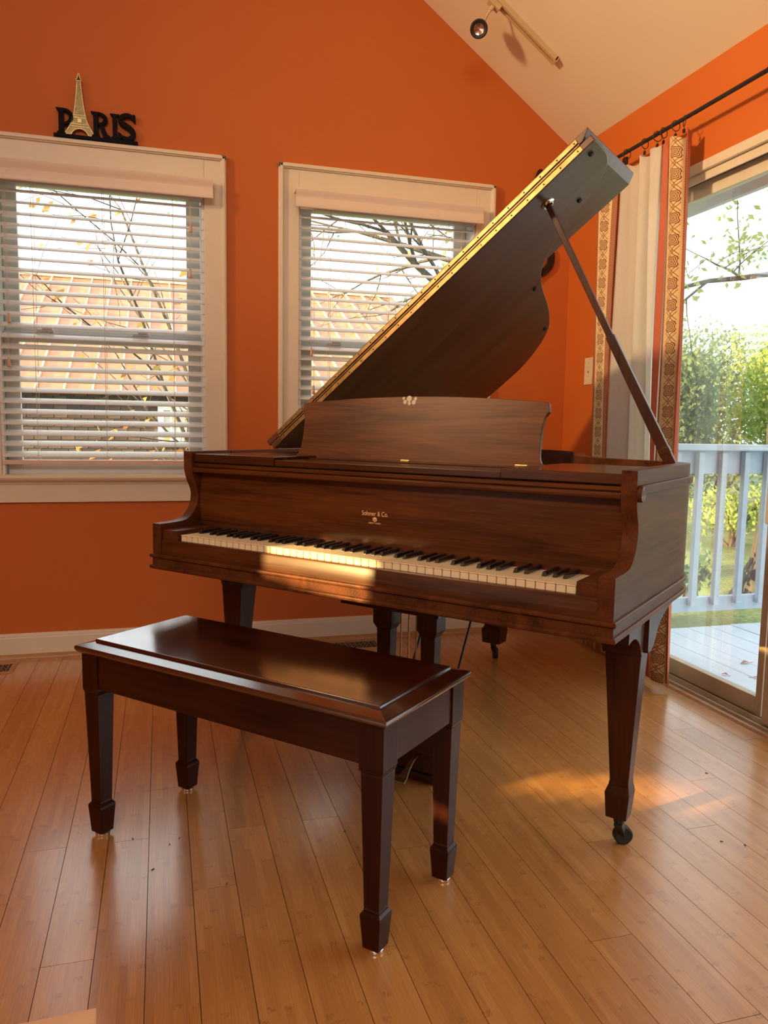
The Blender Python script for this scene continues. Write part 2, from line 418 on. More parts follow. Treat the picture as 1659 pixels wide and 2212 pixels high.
def slat_mat():
    t = NT('white_slat'); c = t.rgb((.90,.90,.90)); t.link(c, t.b.inputs['Base Color']); t.b.inputs['Roughness'].default_value = .35
    tr = t.node('ShaderNodeBsdfTranslucent'); t.link(c, tr.inputs[0]); mx = t.node('ShaderNodeMixShader'); mx.inputs[0].default_value = .22
    t.link(t.b.outputs[0], mx.inputs[1]); t.link(tr.outputs[0], mx.inputs[2]); t.link(mx.outputs[0], t.out.inputs[0]); return t.m
M['slat'] = slat_mat()
# ---- venetian blinds (one thing per window)
def blind(x0, x1, vx0, vx1, label, tassels, n, zbot=.866):
    t = thing('venetian_blind', label, 'blind', ((x0+x1)/2, YB+.02, zbot), group='venetian blinds')
    ox, oy, oz = (x0+x1)/2, YB+.02, zbot
    def L(mb):
        mb.v = [(p[0]-ox, p[1]-oy, p[2]-oz) for p in mb.v]; return mb
    yv = YB-.075
    z0, z1 = 2.044, 2.128
    prof = [(YB-.0135, z1), (yv, z1), (yv-.004, z1-.008), (yv-.001, z1-.024), (yv+.007, z1-.038), (yv+.007, z1-.041), (yv+.001, z1-.046), (yv-.001, z1-.062), (yv-.004, z0+.006), (yv-.002, z0), (yv+.010, z0), (yv+.010, z1-.010), (YB-.0135, z1-.010)]
    part('valance', L(MB().prism(prof, 'x', vx0, vx1)), M['valance'], t, smooth=35)
    part('head_rail', L(MB().box((x0+.004, YB-.012, 2.052), (x1-.004, YB+.045, 2.087))), M['slat'], t)
    sp = .0464; zs = 2.025
    # slat profile: 50 mm wide, slightly crowned, room side tilted down
    a = R(24); hw = .026; pr = []
    for q in range(7):
        u = -hw + 2*hw*q/6; cr = .0022*(1-(u/hw)**2); pr.append((u, cr+.0018))
    pr += [(u, c-.0036) for u, c in reversed(pr)]
    prof = [(u*math.cos(a)-c*math.sin(a), u*math.sin(a)+c*math.cos(a)) for u, c in pr]
    me = MB().prism(prof, 'x', -(x1-x0)/2+.003, (x1-x0)/2-.003).mesh('slat', M['slat'], 30)
    cnt = 0
    z = zs
    while z > zbot+.030:
        o = link('slat', me, t); o.location = (0, random.uniform(-.001,.001), z-oz); o.rotation_euler = (random.uniform(-.03,.03), 0, 0); z -= sp
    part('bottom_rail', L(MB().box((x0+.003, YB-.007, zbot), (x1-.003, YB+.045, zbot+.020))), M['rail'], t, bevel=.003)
    for q in (.17, .5, .84):
        xx = x0+(x1-x0)*q
        part('ladder_cord', L(MB().tube([(xx, YB-.0065, 2.05), (xx, YB-.0065, zbot+.01)], .0011, 5).tube([(xx+.004, YB+.0445, 2.05), (xx+.004, YB+.0445, zbot+.01)], .0011, 5).tube([(xx-.006,YB-.0085,zbot+.018),(xx+.006,YB-.010,zbot+.008),(xx-.002,YB-.009,zbot-.004)], .0012, 5)), M['cord'], t)
    for xx, zz in tassels:
        c = part('pull_cord', L(MB().tube([(xx, YB-.012, 2.05), (xx, YB-.012, zz+.02)], .001, 5)), M['cord'], t)
        part('tassel', L(MB().lathe([(.002,.022),(.0045,.018),(.0048,.004),(.0080,-.010),(.0085,-.017),(.005,-.021)], (xx, YB-.012, zz), 12)), M['tassel'], c, smooth=50)
    return t
blind(*W1, -.72, .2355, 'white horizontal blind hanging in the left window above the piano bench', [(-.615, 1.49), (-.622, 1.305), (.141, 1.925), (.137, 1.725)], 24)
blind(*W2, .605, 1.522, 'white horizontal blind in the second window, partly covered by the raised piano lid', [(.690, 1.403), (.702, 1.225), (1.435, 1.923)], 24)

# ---- right wall: sliding glass door
d1 = struct('door_1', label='sliding glass door opening on the white deck')
xm = XR
FR = M['door_frame']
part('threshold', MB().box((XR-.012, DY0, -.10), (XR+.13, DY1, .010)).box((XR-.004, DY0, .010), (XR+.004, DY1, .022)).box((XR+.03, DY0, .010), (XR+.036, DY1, .030)).box((XR+.066, DY0, .010), (XR+.072, DY1, .030)), FR, d1, bevel=.0015)
part('floor_strip', MB().prism([(XR-.030,0),(XR-.012,0),(XR-.012,.012),(XR-.022,.009)], 'y', DY0, DY1), M['quarter'], d1)
# head: cream outer, dark groove, inner lip
part('head_jamb', MB().box((XR-.006, DY0, 2.064), (XR+.12, DY1, DZ)).box((XR+.012, DY0, 2.03), (XR+.02, DY1, 2.064)).box((XR+.062, DY0, 2.0), (XR+.12, DY1, 2.064)), M['door_head'], d1, bevel=.002)
part('head_groove', MB().box((XR+.02, DY0, 2.046), (XR+.062, DY1, 2.0639)), M['dark_gap'], d1)
part('side_jamb', MB().box((XR-.004, DY1-.03, .0), (XR+.12, DY1, 2.064)), M['door_head'], d1)
def panel(y0, y1, x, st, name):
    g = empty(name, d1)
    t = .030
    part('stile', MB().box((x, y0, .024), (x+t, y0+st, 2.05)), FR, g, bevel=.003)
    part('stile', MB().box((x, y1-st, .024), (x+t, y1, 2.05)), FR, g, bevel=.003)
    part('bottom_rail', MB().box((x+.001, y0+st, .026), (x+t-.001, y1-st, .092)), FR, g, bevel=.002)
    part('top_rail', MB().box((x+.001, y0+st, 1.985), (x+t-.001, y1-st, 2.045)), M['door_head'], g, bevel=.002)
    part('pane', MB().box((x+.012, y0+st, .092), (x+.017, y1-st, 1.985)), M['glass'], g)
    return g
panel(2.258, 2.95, XR+.052, .032, 'fixed_panel')
p2 = panel(.62, 2.214, XR+.014, .050, 'sliding_panel')
h = part('door_handle', MB().box((XR-.020, 2.180, .74), (XR+.014, 2.226, 1.03)), M['plate'], p2, bevel=.006)
part('screen_edge', MB().box((XR+.086, 2.10, .03), (XR+.11, 2.135, 2.0)), M['dark_gap'], d1)

# ================================================================== GRAND PIANO (built in its own frame)
WP, TA = 1.414, .035
piano = thing('grand_piano', 'brown walnut baby grand piano with raised lid beside the glass door', 'piano', (-.028, 2.4581, 0), R(-49.159))
def P(name, mb, mat, parent=None, **kw): return part(name, mb, M[mat] if isinstance(mat, str) else mat, parent or piano, **kw)
ZR, ZB = .969, .620
arm_curve = [(0,.752),(.060,.753),(.088,.755),(.104,.758),(.118,.765),(.130,.775),(.141,.788),(.149,.802),(.154,.820),(.155,.836),(.152,.850),(.146,.863),(.139,.877),(.133,.892),(.129,.907),(.1275,.920),(.127,ZR)]
arm_prof = [(.30,.630),(0,.630)] + arm_curve + [(.30,ZR)]
P('arm', MB().prism(arm_prof, 'x', 0, TA), 'pw_y', smooth=25)
P('arm', MB().prism(arm_prof, 'x', WP-TA, WP), 'pw_y', smooth=25)
# plan outline of the case, from the treble arm round the bentside and tail back to the bass arm
outl = [(1.414,.2998),(1.414,.40),(1.414,.50),(1.414,.60),(1.411,.650),(1.403,.692),(1.392,.720),(1.372,.745),(1.343,.771),(1.296,.797),(1.242,.816),(1.190,.832),(1.142,.860),(1.092,.900),(1.042,.953),(1.000,1.020),(.960,1.115),(.915,1.25),(.870,1.368),(.820,1.468),(.760,1.542),(.672,1.605),(.585,1.648),(.497,1.662),(.40,1.668),(.30,1.664),(.20,1.645),(.11,1.60),(.045,1.53),(.010,1.45),(.0,1.36),(.0,1.1),(.0,.8),(.0,.5),(.0,.2998)]
def dens(pts, k=2):
    out = []
    P_ = [Vector(p) for p in pts]
    for i in range(len(P_)-1):
        p0, p1, p2, p3 = P_[max(i-1,0)], P_[i], P_[i+1], P_[min(i+2,len(P_)-1)]
        for j in range(k):
            t = j/k
            out.append(.5*((2*p1)+(p2-p0)*t+(2*p0-5*p1+4*p2-p3)*t*t+(3*p1-p0-3*p2+p3)*t**3))
    out.append(P_[-1]); return [tuple(p) for p in out]
outd = dens(outl, 3)
P('rim', MB().sweep(outd, [(0,.630),(0,ZR),(-.040,ZR),(-.040,.630)]), 'pw_y', smooth=30)
# base moulding round front, sides and bentside: band with an upper and a lower bead
full_path = [(WP,0.0)] + [(WP,.15)] + outd
full_path = full_path + [(0,.15),(0,0)]
def band(prof):
    # travel direction: treble side first, so outward is on the left -> negative offsets are outside
    mb = MB(); mb.sweep(full_path, [(-o, z) for o, z in prof]); return mb
fr = lambda prof: MB().prism([(-o, z) for o, z in prof], 'x', -.007, WP+.007)
upper = [(-.004,.6475),(.004,.6475),(.0075,.6500),(.0085,.6535),(.0075,.6570),(.004,.6595),(-.004,.6595)]
lower = [(-.004,.6130),(.004,.6130),(.0075,.6155),(.0085,.6195),(.0075,.6235),(.004,.6260),(-.004,.6260)]
def ring_all(prof): return MB().sweep([(0,0),(0,.15)] + list(reversed(outd)) + [(WP,.15),(WP,0)], [(-(o), z) for o, z in prof], closed=True)
P('base_moulding', ring_all(upper), 'pw_y', smooth=35)
P('base_moulding', ring_all(lower), 'pw_y', smooth=35)
P('base_band', ring_all([(-.030,.6245),(.001,.6245),(.001,.6485),(-.030,.6485)]), 'pw_y')
P('key_bed', MB().box((.030,.006,.6225), (WP-.030,.52,.688)), 'pw_x')
P('key_slip', MB().prism([(.003,.650),(.003,.700),(.006,.7055),(.0165,.7055),(.0165,.650)], 'x', TA, WP-TA), 'pw_f', smooth=40)
# side strip with scrolled end
mb = MB().box((WP, .150, .9155), (WP+.0095, .60, .9365)); mb.lathe([(.0,0),(.0185,0),(.0185,.0095),(.017,.0105),(0,.0105)], (WP, .143, .918), 20, 'x')
P('side_strip', mb, 'pw_y', bevel=.003, smooth=35)
sp_ = [(x,y) for x, y in outd if y >= .598 and x > .95]
P('side_strip', MB().sweep(sp_, [(0,.9155),(.0095,.9175),(.0095,.9345),(0,.9365)]), 'pw_y', smooth=30)
# key blocks, felt
P('key_block', MB().box((TA,.009,.688), (.0995,.163,.735)), 'pw_y', bevel=.002)
P('key_block', MB().box((1.3285,.009,.688), (WP-TA,.163,.735)), 'pw_y', bevel=.002)
P('name_felt', MB().box((.10,.1525,.7235), (1.328,.157,.7275)), 'red_felt')
# keys
K0, KW = .1035, 1.2225/52
kb = empty('keyboard', piano); kb.location = (0,0,0)
wm = MB(); wm.box((.0012,.019,.6995), (KW-.0012,.156,.7205)); wm.box((.0005,.0172,.7208), (KW-.0005,.156,.7233))
wme = wm.mesh('white_key', M['ivory'])
bm_ = MB(); bw = .0052
bm_.add([(-bw,.0705,.7236),(bw,.0705,.7236),(bw,.157,.7236),(-bw,.157,.7236),(-bw*.82,.0765,.7335),(bw*.82,.0765,.7335),(bw*.82,.157,.7355),(-bw*.82,.157,.7355)],
        [(0,3,2,1),(4,5,6,7),(0,1,5,4),(1,2,6,5),(2,3,7,6),(3,0,4,7)])
bme = bm_.mesh('black_key', M['bkey'])
for i in range(52):
    o = link('white_key', wme, kb, bevel=.0006, seg=1); o.location = (K0+i*KW, 0, random.uniform(-.0003,.0003))
    n = i % 7   # 0=A 1=B 2=C 3=D 4=E 5=F 6=G
    if n in (0,2,3,5,6) and i < 51:
        off = {0:.0012, 2:-.0016, 3:.0016, 5:-.0022, 6:0}[n]
        o = link('black_key', bme, kb, bevel=.0012, seg=2); o.location = (K0+(i+1)*KW+off, 0, 0)
# fallboard and rails
P('fallboard', MB().prism([(.157,.722),(.170,.722),(.176,.906),(.160,.906)], 'x', TA, WP-TA), 'pw_f')
P('fallboard_lip', MB().prism([(.131,.9065),(.130,.911),(.131,.9175),(.134,.9195),(.185,.9195),(.185,.9035),(.134,.9035)], 'x', TA, WP-TA), 'pw_f', smooth=30, bevel=.001)
P('fallboard_rail', MB().prism([(.140,.9205),(.138,.9235),(.138,.9300),(.141,.9325),(.185,.9325),(.185,.9205)], 'x', TA, WP-TA), 'pw_f', smooth=30)
P('shelf_slot', MB().box((TA,.150,.9325), (WP-TA,.20,.936)), 'dark_gap')
P('top_board', MB().box((TA,.136,.9365), (.365,.56,.9625)), 'pw_x', bevel=.0025)
P('top_board', MB().box((1.085,.136,.9365), (WP-TA,.56,.9605)), 'pw_x', bevel=.0025)
P('desk_shelf', MB().box((.3655,.140,.9362), (1.0845,.56,.9535)), 'pw_x', bevel=.002)
# lettering on the fallboard
lt = empty('lettering', piano)
GOLD = NT('gold_lettering'); GOLD.b.inputs['Base Color'].default_value = (.80,.56,.28,1); GOLD.b.inputs['Metallic'].default_value = .35; GOLD.b.inputs['Roughness'].default_value = .4
M['gold'] = GOLD.m
def text(s, size, loc, parent, sx=1.0, mat=None, name='text', ext=.0004, rot=(PI/2,0,0), off=0):
    c = bpy.data.curves.new(name, 'FONT'); c.body = s; c.size = size; c.align_x = 'CENTER'; c.extrude = ext; c.offset = off
    c.materials.append(mat or M['gold']); o = bpy.data.objects.new(name, c); C.collection.objects.link(o)
    dg = bpy.context.evaluated_depsgraph_get(); dg.update()
    me = bpy.data.meshes.new_from_object(o.evaluated_get(dg)); bpy.data.objects.remove(o); me.name = name
    o = link(name, me, parent); o.location = loc; o.rotation_euler = rot; o.scale = (sx,1,1); return o
text('Sohmer & Co.', .0185, (.709,.1577,.8145), lt, .80, name='maker_name')
text('NEW YORK', .0062, (.709,.1572,.7925), lt, 1.25, name='city_name')
mb = MB()
c0 = (.709,.8040)
def disc2(mb, cx, cz, rx, rz, y0, y1, n=16, a0=0, a1=2*PI):
    mb.prism([(cx+rx*math.cos(a0+(a1-a0)*k/(n-1 if a1-a0 < 6 else n)), cz+rz*math.sin(a0+(a1-a0)*k/(n-1 if a1-a0 < 6 else n))) for k in range(n)], 'y', y0, y1)
disc2(mb, .709, .8035, .0068, .0040, .1572, .1582)
mb.box((.7045,.1570,.8068), (.7135,.1582,.8085)); disc2(mb, .709, .8098, .0035, .0018, .1570, .1582, 12); mb.box((.7082,.1572,.7975), (.7098,.1582,.7998))
disc2(mb, .7035,.8082,.0016,.0013,.1570,.1582,10); disc2(mb, .7145,.8082,.0016,.0013,.1570,.1582,10)
P('emblem', mb, GOLD.m, lt)
P('emblem_bar', MB().box((.7048,.1566,.8028), (.7132,.1572,.8044)), 'dark_gap', lt)
# music desk: front face leaning back
def desk_outline():
    # (half-width fraction profile) taken from the desk's silhouette: local s (across), h (height)
    left = [(.417,.000),(.4155,.006),(.407,.012),(.4025,.020),(.400,.034),(.3985,.060),(.3985,.090),(.400,.113),(.4025,.128),(.4035,.134),(.4075,.141),(.4125,.148),(.413,.154),(.410,.171),(.4055,.1745)]
    top = []
    for k in range(1, 16):
        t = k/16; s_ = .4055*(1-2*t); top.append((s_, .1745+.0185*(1-(s_/.4055)**2)))
    return [(a,b) for a,b in left] + top + [(-a,b) for a,b in reversed(left)]
dk = empty('music_desk', piano); dk.location = (.7, .335, .956); dk.rotation_euler = (R(-12), 0, 0)
o = part('desk_panel', MB().prism(desk_outline(), 'y', 0, .014), M['pw_d'], dk, bevel=.0015, smooth=25)
for xx, wd in ((-.385,.026), (-.022,.028), (.335,.034)):
    part('hinge', MB().box((xx, -.0015, .001), (xx+wd, .0, .0055)).tube([(xx,-.003,.001),(xx+wd,-.003,.001)], .002, 8), M['brass_d'], dk)
STN = plain('pale_ring_mark', (.17,.095,.050), .35)
for cx, cz, r in ((-.040,.1875,.0045),(-.021,.1865,.0085),(.0005,.1865,.0052),(-.034,.1765,.0062),(-.019,.1725,.0055),(-.004,.1755,.0068)):
    part('pale_mark', MB().lathe([(r,-.0003),(r,0.0001)], (cx,0,cz), 20, 'y'), STN, dk)
P('desk_ledge', MB().box((.300,.300,.9535), (1.10,.333,.957)), 'pw_x', bevel=.001)
# lid: hinged on the spine, opened 37 degrees
AL = R(37.2)
lid = empty('lid', piano); lid.location = (0,0,ZR); lid.rotation_euler = (0,-AL,0)
lo = [(0.0,.553),(1.430,.553),(1.430,.60),(1.427,.660),(1.419,.697),(1.408,.722),(1.388,.746),(1.356,.775),(1.305,.805),(1.248,.825),(1.200,.842),(1.150,.872),(1.101,.912),(1.051,.965),(1.011,1.030),(.972,1.125),(.927,1.262),(.882,1.379),(.831,1.480),(.769,1.553),(.680,1.618),(.590,1.661),(.500,1.676),(.40,1.682),(.30,1.678),(.20,1.66),(.11,1.612),(.04,1.54),(0,1.45)]
lo2 = [lo[0], lo[1]] + dens(lo[1:], 3)[1:]
TL = .021
part('lid_panel', MB().prism(lo2, 'z', 0, TL), M['lid'], lid, bevel=.003, smooth=25)
FL = M['lid']
part('folded_flap', MB().prism([(-.012,TL+.003),(-.012,2*TL+.003),(1.434,2*TL+.003),(1.434,2*TL-.001),(1.404,TL+.003)], 'y', .556, .998), FL, lid, bevel=.0015)
# brass piano hinge on the two front edges
hg = part('brass_hinge', MB().box((.050,.5505,.0015), (1.392,.5535,.0165)).box((.050,.5525,TL+.0075), (1.392,.5565,2*TL-.001)), M['brass'], lid, bevel=.0006, seg=1)
part('hinge_knuckle', MB().tube([(.050,.5515,TL-.001),(1.392,.5515,TL-.001)], .0028, 8), M['brass_d'], lid, smooth=60)
sc = MB().lathe([(.0024,-.0008),(.0024,0.0)], (0,0,0), 8, 'y').mesh('screw', M['dark_gap'])
for k in range(23):
    for zz, yy, dx in ((.009,.5503,0), (TL+.0135,.5523,.004)):
        o = link('screw', sc, hg); o.location = (.070+k*.0595+dx, yy, zz)
for u, v in ((1.398,.596),(1.284,.771),(.962,1.067),(.816,1.462)):
    part('bumper', MB().lathe([(.0075,0.0),(.0075,-.005),(.005,-.007),(.0,-.007)], (u,v,0), 14), M['rubber'], lid, smooth=40)
part('prop_socket', MB().lathe([(.021,0),(.021,-.003),(.017,-.006),(.0155,-.009),(.012,-.009),(.011,-.002),(0,-.002)], (1.226,.636,0), 24), M['steel'], lid, smooth=40)
# prop stick
A = Vector((1.226*math.cos(AL), .636, ZR+1.226*math.sin(AL))) ; B = Vector((1.372,.668,.935))
pr_ = empty('prop_stick', piano)
def bar(mb, a, b, w0, w1, t0, t1, side):
    d = (b-a).normalized(); s_ = side - d*side.dot(d); s_.normalize(); n = d.cross(s_)
    vs = []
    for p, w_, t_ in ((a,w0,t0),(b,w1,t1)):
        vs += [p - s_*w_ - n*t_, p + s_*w_ - n*t_, p + s_*w_ + n*t_, p - s_*w_ + n*t_]
    return mb.add(vs, [(0,3,2,1),(4,5,6,7),(0,1,5,4),(1,2,6,5),(2,3,7,6),(3,0,4,7)])
side = Vector((1,-.0,.35))
J = A.lerp(B, .515)
part('upper_stick', bar(MB(), A, J, .0080, .0095, .0065, .0065, side), M['pw_z'], pr_, bevel=.0015)
part('lower_stick', bar(MB(), A.lerp(B,.50), B, .0125, .0155, .0085, .0095, side), M['pw_z'], pr_, bevel=.002)
part('stick_hinge', bar(MB(), A.lerp(B,.905), A.lerp(B,.925), .0158, .0160, .0100, .0100, side), M['pw_z'], pr_, bevel=.001)
# inside: iron plate and soundboard
ins = [(x,y) for x, y in outl]
inner = []
Pv = [Vector(p) for p in outd]
for i, p in enumerate(Pv):
    d = (Pv[min(i+1,len(Pv)-1)]-Pv[max(i-1,0)]).normalized(); n = Vector((-d.y, d.x)); q = p + n*.0405
    inner.append((q.x, q.y))
inner[0] = (WP-.041,.565); inner = [q for q in inner if q[1] >= .5649]; inner.append((.041,.565))
P('iron_plate', MB().prism(inner, 'z', .855, .875), 'gold_plate')
P('pin_block', MB().box((.04,.56,.875), (WP-.04,.70,.885)), 'gold_plate', bevel=.003)
mb = MB()
for k in range(60):
    t = k/59; x0 = .08+t*1.24; y1 = 1.50-.85*t**1.2
    mb.tube([(x0,.62,.892),(x0*.93+.02,max(y1,.75),.892)], .0006, 3, cap=False)
P('strings', mb, 'steel', kind='stuff')
# legs
def foot_caster(parent, cx, cy, zt, rot=0, r=.026, off=(0,0)):
    g = parent
    part('caster', MB().lathe([(.011,zt+.004),(.014,zt-.006),(.013,zt-.016),(.007,zt-.022),(.004,zt-.024)], (cx,cy,0), 14), M['black'], g, smooth=40)
    part('fork', bar(MB(), Vector((cx,cy,zt-.018)), Vector((cx+off[0],cy+off[1],r)), .011,.009,.011,.009, Vector((1,0,0))), M['black'], g, bevel=.002)
    w_ = MB().lathe([(r*.35,-.012),(r*.86,-.012),(r,-.009),(r,.009),(r*.86,.012),(r*.35,.012)], (0,0,0), 28, 'x')
    a = R(rot); w_.v = [(p[0]*math.cos(a)-p[1]*math.sin(a)+cx+off[0], p[0]*math.sin(a)+p[1]*math.cos(a)+cy+off[1], p[2]+r) for p in w_.v]
    part('wheel', w_, M['rubber'], g, smooth=40)
def front_leg(mir):
    g = empty('leg', piano)
    X = (lambda u: WP-u) if mir else (lambda u: u)      # u measured from the outer side
    # shaft: outer-to-inner .011-.099 at top tapering to .034-.078 just above the foot block
    dp = .062 if mir else .075
    def sec(z, a, b, c, d): return (( (X(a)+X(b))/2, (c+d)/2), (abs(X(a)-X(b))/2, (d-c)/2), z)
    def fr(s0, s1, mb): mb.frust(s0[0], s0[1], s0[2], s1[0], s1[1], s1[2])
    mb = MB()
    S = [sec(.092,.0285,.0795,.285,.330), sec(.158,.0225,.0835,.280,.335), sec(.178,.0265,.0765,.286,.332), sec(.19,.028,.0745,.288,.331), sec(.515,.0115,.0985,.280,.280+dp), sec(.6135,.0095,.0995,.276,.280+dp+.01)]
    for a, b in zip(S[:-1], S[1:]): fr(a, b, mb)
    part('shaft', mb, M['pw_z'], g, bevel=.0012)
    # small stepped bracket on the inner side of the head
    part('bracket', MB().prism([(X(.0985),.515),(X(.1045),.515),(X(.108),.530),(X(.119),.560),(X(.125),.6135),(X(.0985),.6135)], 'y', .279, .279+dp), M['pw_z'], g, bevel=.001)
    # side wing running back along the case
    arc = [(.297,.6135),(.297,.530),(.306,.520),(.330,.523),(.351,.533),(.370,.551),(.389,.570),(.415,.584),(.453,.597),(.501,.605),(.505,.6135)]
    part('wing', MB().prism(arc, 'x', X(.0005), X(.034)), M['pw_z'], g, smooth=30, bevel=.001)
    arc = [(.165,.6135),(.165,.569),(.178,.572),(.195,.5745),(.215,.574),(.234,.568),(.250,.559),(.264,.546),(.274,.532),(.281,.515),(.298,.515),(.298,.6135)]
    part('wing', MB().prism(arc, 'x', X(.011), X(.030)), M['pw_z'], g, smooth=30, bevel=.001)
    foot_caster(g, X(.052), .308, .093, -53 if mir else -20, .024, (.0,.042))
    return g
front_leg(False); front_leg(True)
g = empty('leg', piano)
mb = MB()
for a, b in (((.042,.090),(.046,.150)), ((.046,.150),(.036,.168)), ((.036,.168),(.062,.6135))):
    mb.frust((.408,1.60),(a[0],a[0]*.9),a[1],(.408,1.60),(b[0],b[0]*.9),b[1])
part('shaft', mb, M['pw_z'], g, bevel=.0015)
foot_caster(g, .405, 1.60, .086, 30, .024, (-.01,.045))
# pedal lyre
ly = empty('pedal_lyre', piano)
part('lyre_head', MB().box((.502,.285,.522), (.842,.435,.541)).box((.53,.30,.541), (.815,.46,.6135)), M['pw_x'], ly, bevel=.003)
def post(u0, u1):
    mb = MB(); uc = (u0+u1)/2; h = (u1-u0)/2
    for a, b in (((h,.522),(h,.458)), ((h,.458),(h*.72,.440)), ((h*.72,.440),(h*.60,.20)), ((h*.60,.20),(h*.85,.172))):
        mb.frust((uc,.388),(a[0],a[0]*.82),a[1],(uc,.388),(b[0],b[0]*.82),b[1])
    return part('post', mb, M['pw_z'], ly, bevel=.0015)
post(.572,.640); post(.728,.796)
part('lyre_base', MB().box((.562,.354,.028), (.800,.424,.148)).box((.553,.347,.150), (.809,.431,.164)).box((.558,.350,.148),(.804,.428,.151)).box((.553,.347,.003), (.809,.431,.026)), M['pw_x'], ly, bevel=.004)
pedal = MB()
secs = [(.352,.076,.006,.004),(.325,.070,.006,.004),(.298,.052,.008,.004),(.272,.037,.015,.0035),(.248,.034,.020,.003)]
for (v0,z0,h0,t0),(v1,z1,h1,t1) in zip(secs[:-1], secs[1:]):
    pedal.add([(-h0,v0,z0-t0),(h0,v0,z0-t0),(h0,v0,z0+t0),(-h0,v0,z0+t0),(-h1,v1,z1-t1),(h1,v1,z1-t1),(h1,v1,z1+t1),(-h1,v1,z1+t1)],
              [(0,3,2,1),(4,5,6,7),(0,1,5,4),(1,2,6,5),(2,3,7,6),(3,0,4,7)])
pm = pedal.mesh('pedal', M['brass'])
for u in (.620,.682,.744):
    o = link('pedal', pm, ly, bevel=.0015); o.location = (u,0,0)
for u in (.655,.682,.709):
    part('pedal_rod', MB().tube([(u,.392,.16),(u,.392,.525)], .0028, 8), M['brass_d'], ly, smooth=60)
for u in (.600,.765):
    part('brace_rod', MB().tube([(u+.00,.43,.06),(u+.02,.70,.6135)], .0038, 8), M['black'], ly, smooth=60)

# ================================================================== PIANO BENCH
bench = thing('piano_bench', 'dark mahogany piano bench with moulded lid and four tapered legs', 'bench', (-.1733, 2.0276, 0), R(-47.416))
u0, u1, v0, v1 = -.020, .867, -.016, .338
def Bn(name, mb, mat, **kw): return part(name, mb, M[mat], bench, **kw)
lidg = empty('seat_lid', bench)
q = [(u0-.012,v0-.012),(u1+.012,v0-.012),(u1+.012,v1+.012),(u0-.012,v1+.012)]
def loft(rings):
    mb = MB(); n = 4
    vs = [p for r in rings for p in r]
    fs = [(i*n+k, i*n+(k+1)%n, (i+1)*n+(k+1)%n, (i+1)*n+k) for i in range(len(rings)-1) for k in range(n)]
    fs += [(3,2,1,0), tuple((len(rings)-1)*n+k for k in range(n))]
    return mb.add(vs, fs)
def rg(e, z): return [(u0-e,v0-e,z),(u1+e,v0-e,z),(u1+e,v1+e,z),(u0-e,v1+e,z)]
part('lid_board', loft([rg(.004,.482), rg(.010,.488), rg(.0125,.493), rg(.0125,.498), rg(.010,.501), rg(-.022,.5075)]), M['bw_x'], lidg, bevel=.001)
part('raised_panel', loft([rg(-.0235,.5070), rg(-.0235,.5128), rg(-.0250,.5150)]), M['bw_x'], lidg, bevel=.0008)
LG = .056
Bn('apron', MB().box((u0+LG-.004,v0+.004,.396), (u1-LG+.004,v0+.020,.482)), 'bw_a', bevel=.001)
Bn('apron', MB().box((u0+LG-.004,v1-.020,.396), (u1-LG+.004,v1-.004,.482)), 'bw_a', bevel=.001)
Bn('apron', MB().box((u0+.004,v0+LG-.004,.396), (u0+.020,v1-LG+.004,.482)), 'bw_y', bevel=.001)
Bn('apron', MB().box((u1-.020,v0+LG-.004,.396), (u1-.004,v1-LG+.004,.482)), 'bw_y', bevel=.001)
leg = MB(); h = LG/2
S = [(.0165,.016),(.0195,.022),(.0240,.082),(.0215,.0885),(.0175,.0895),(.0165,.100),(.0245,.385),(.0250,.3870),(h,.3955),(h,.4815)]
S = [(.0190,.0105),(.0240,.080),(.0240,.083),(.0185,.090),(.0180,.096),(.0250,.380),(h,.390),(h,.4815)]
for (a,za),(b,zb) in zip(S[:-1], S[1:]): leg.frust((0,0),(a,a),za,(0,0),(b,b),zb)
lm = leg.mesh('leg', M['bw_z'])
gm = MB().lathe([(.0150,.0),(.0172,.002),(.0172,.0065),(.0155,.0085),(.009,.0095),(.009,.013)], (0,0,0), 20).mesh('glide', M['steel'], 40)
for cx, cy in ((u0+h,v0+h),(u1-h,v0+h),(u0+h,v1-h),(u1-h,v1-h)):
    o = link('leg', lm, bench, bevel=.0012); o.location = (cx,cy,0)
    q_ = link('glide', gm, o)

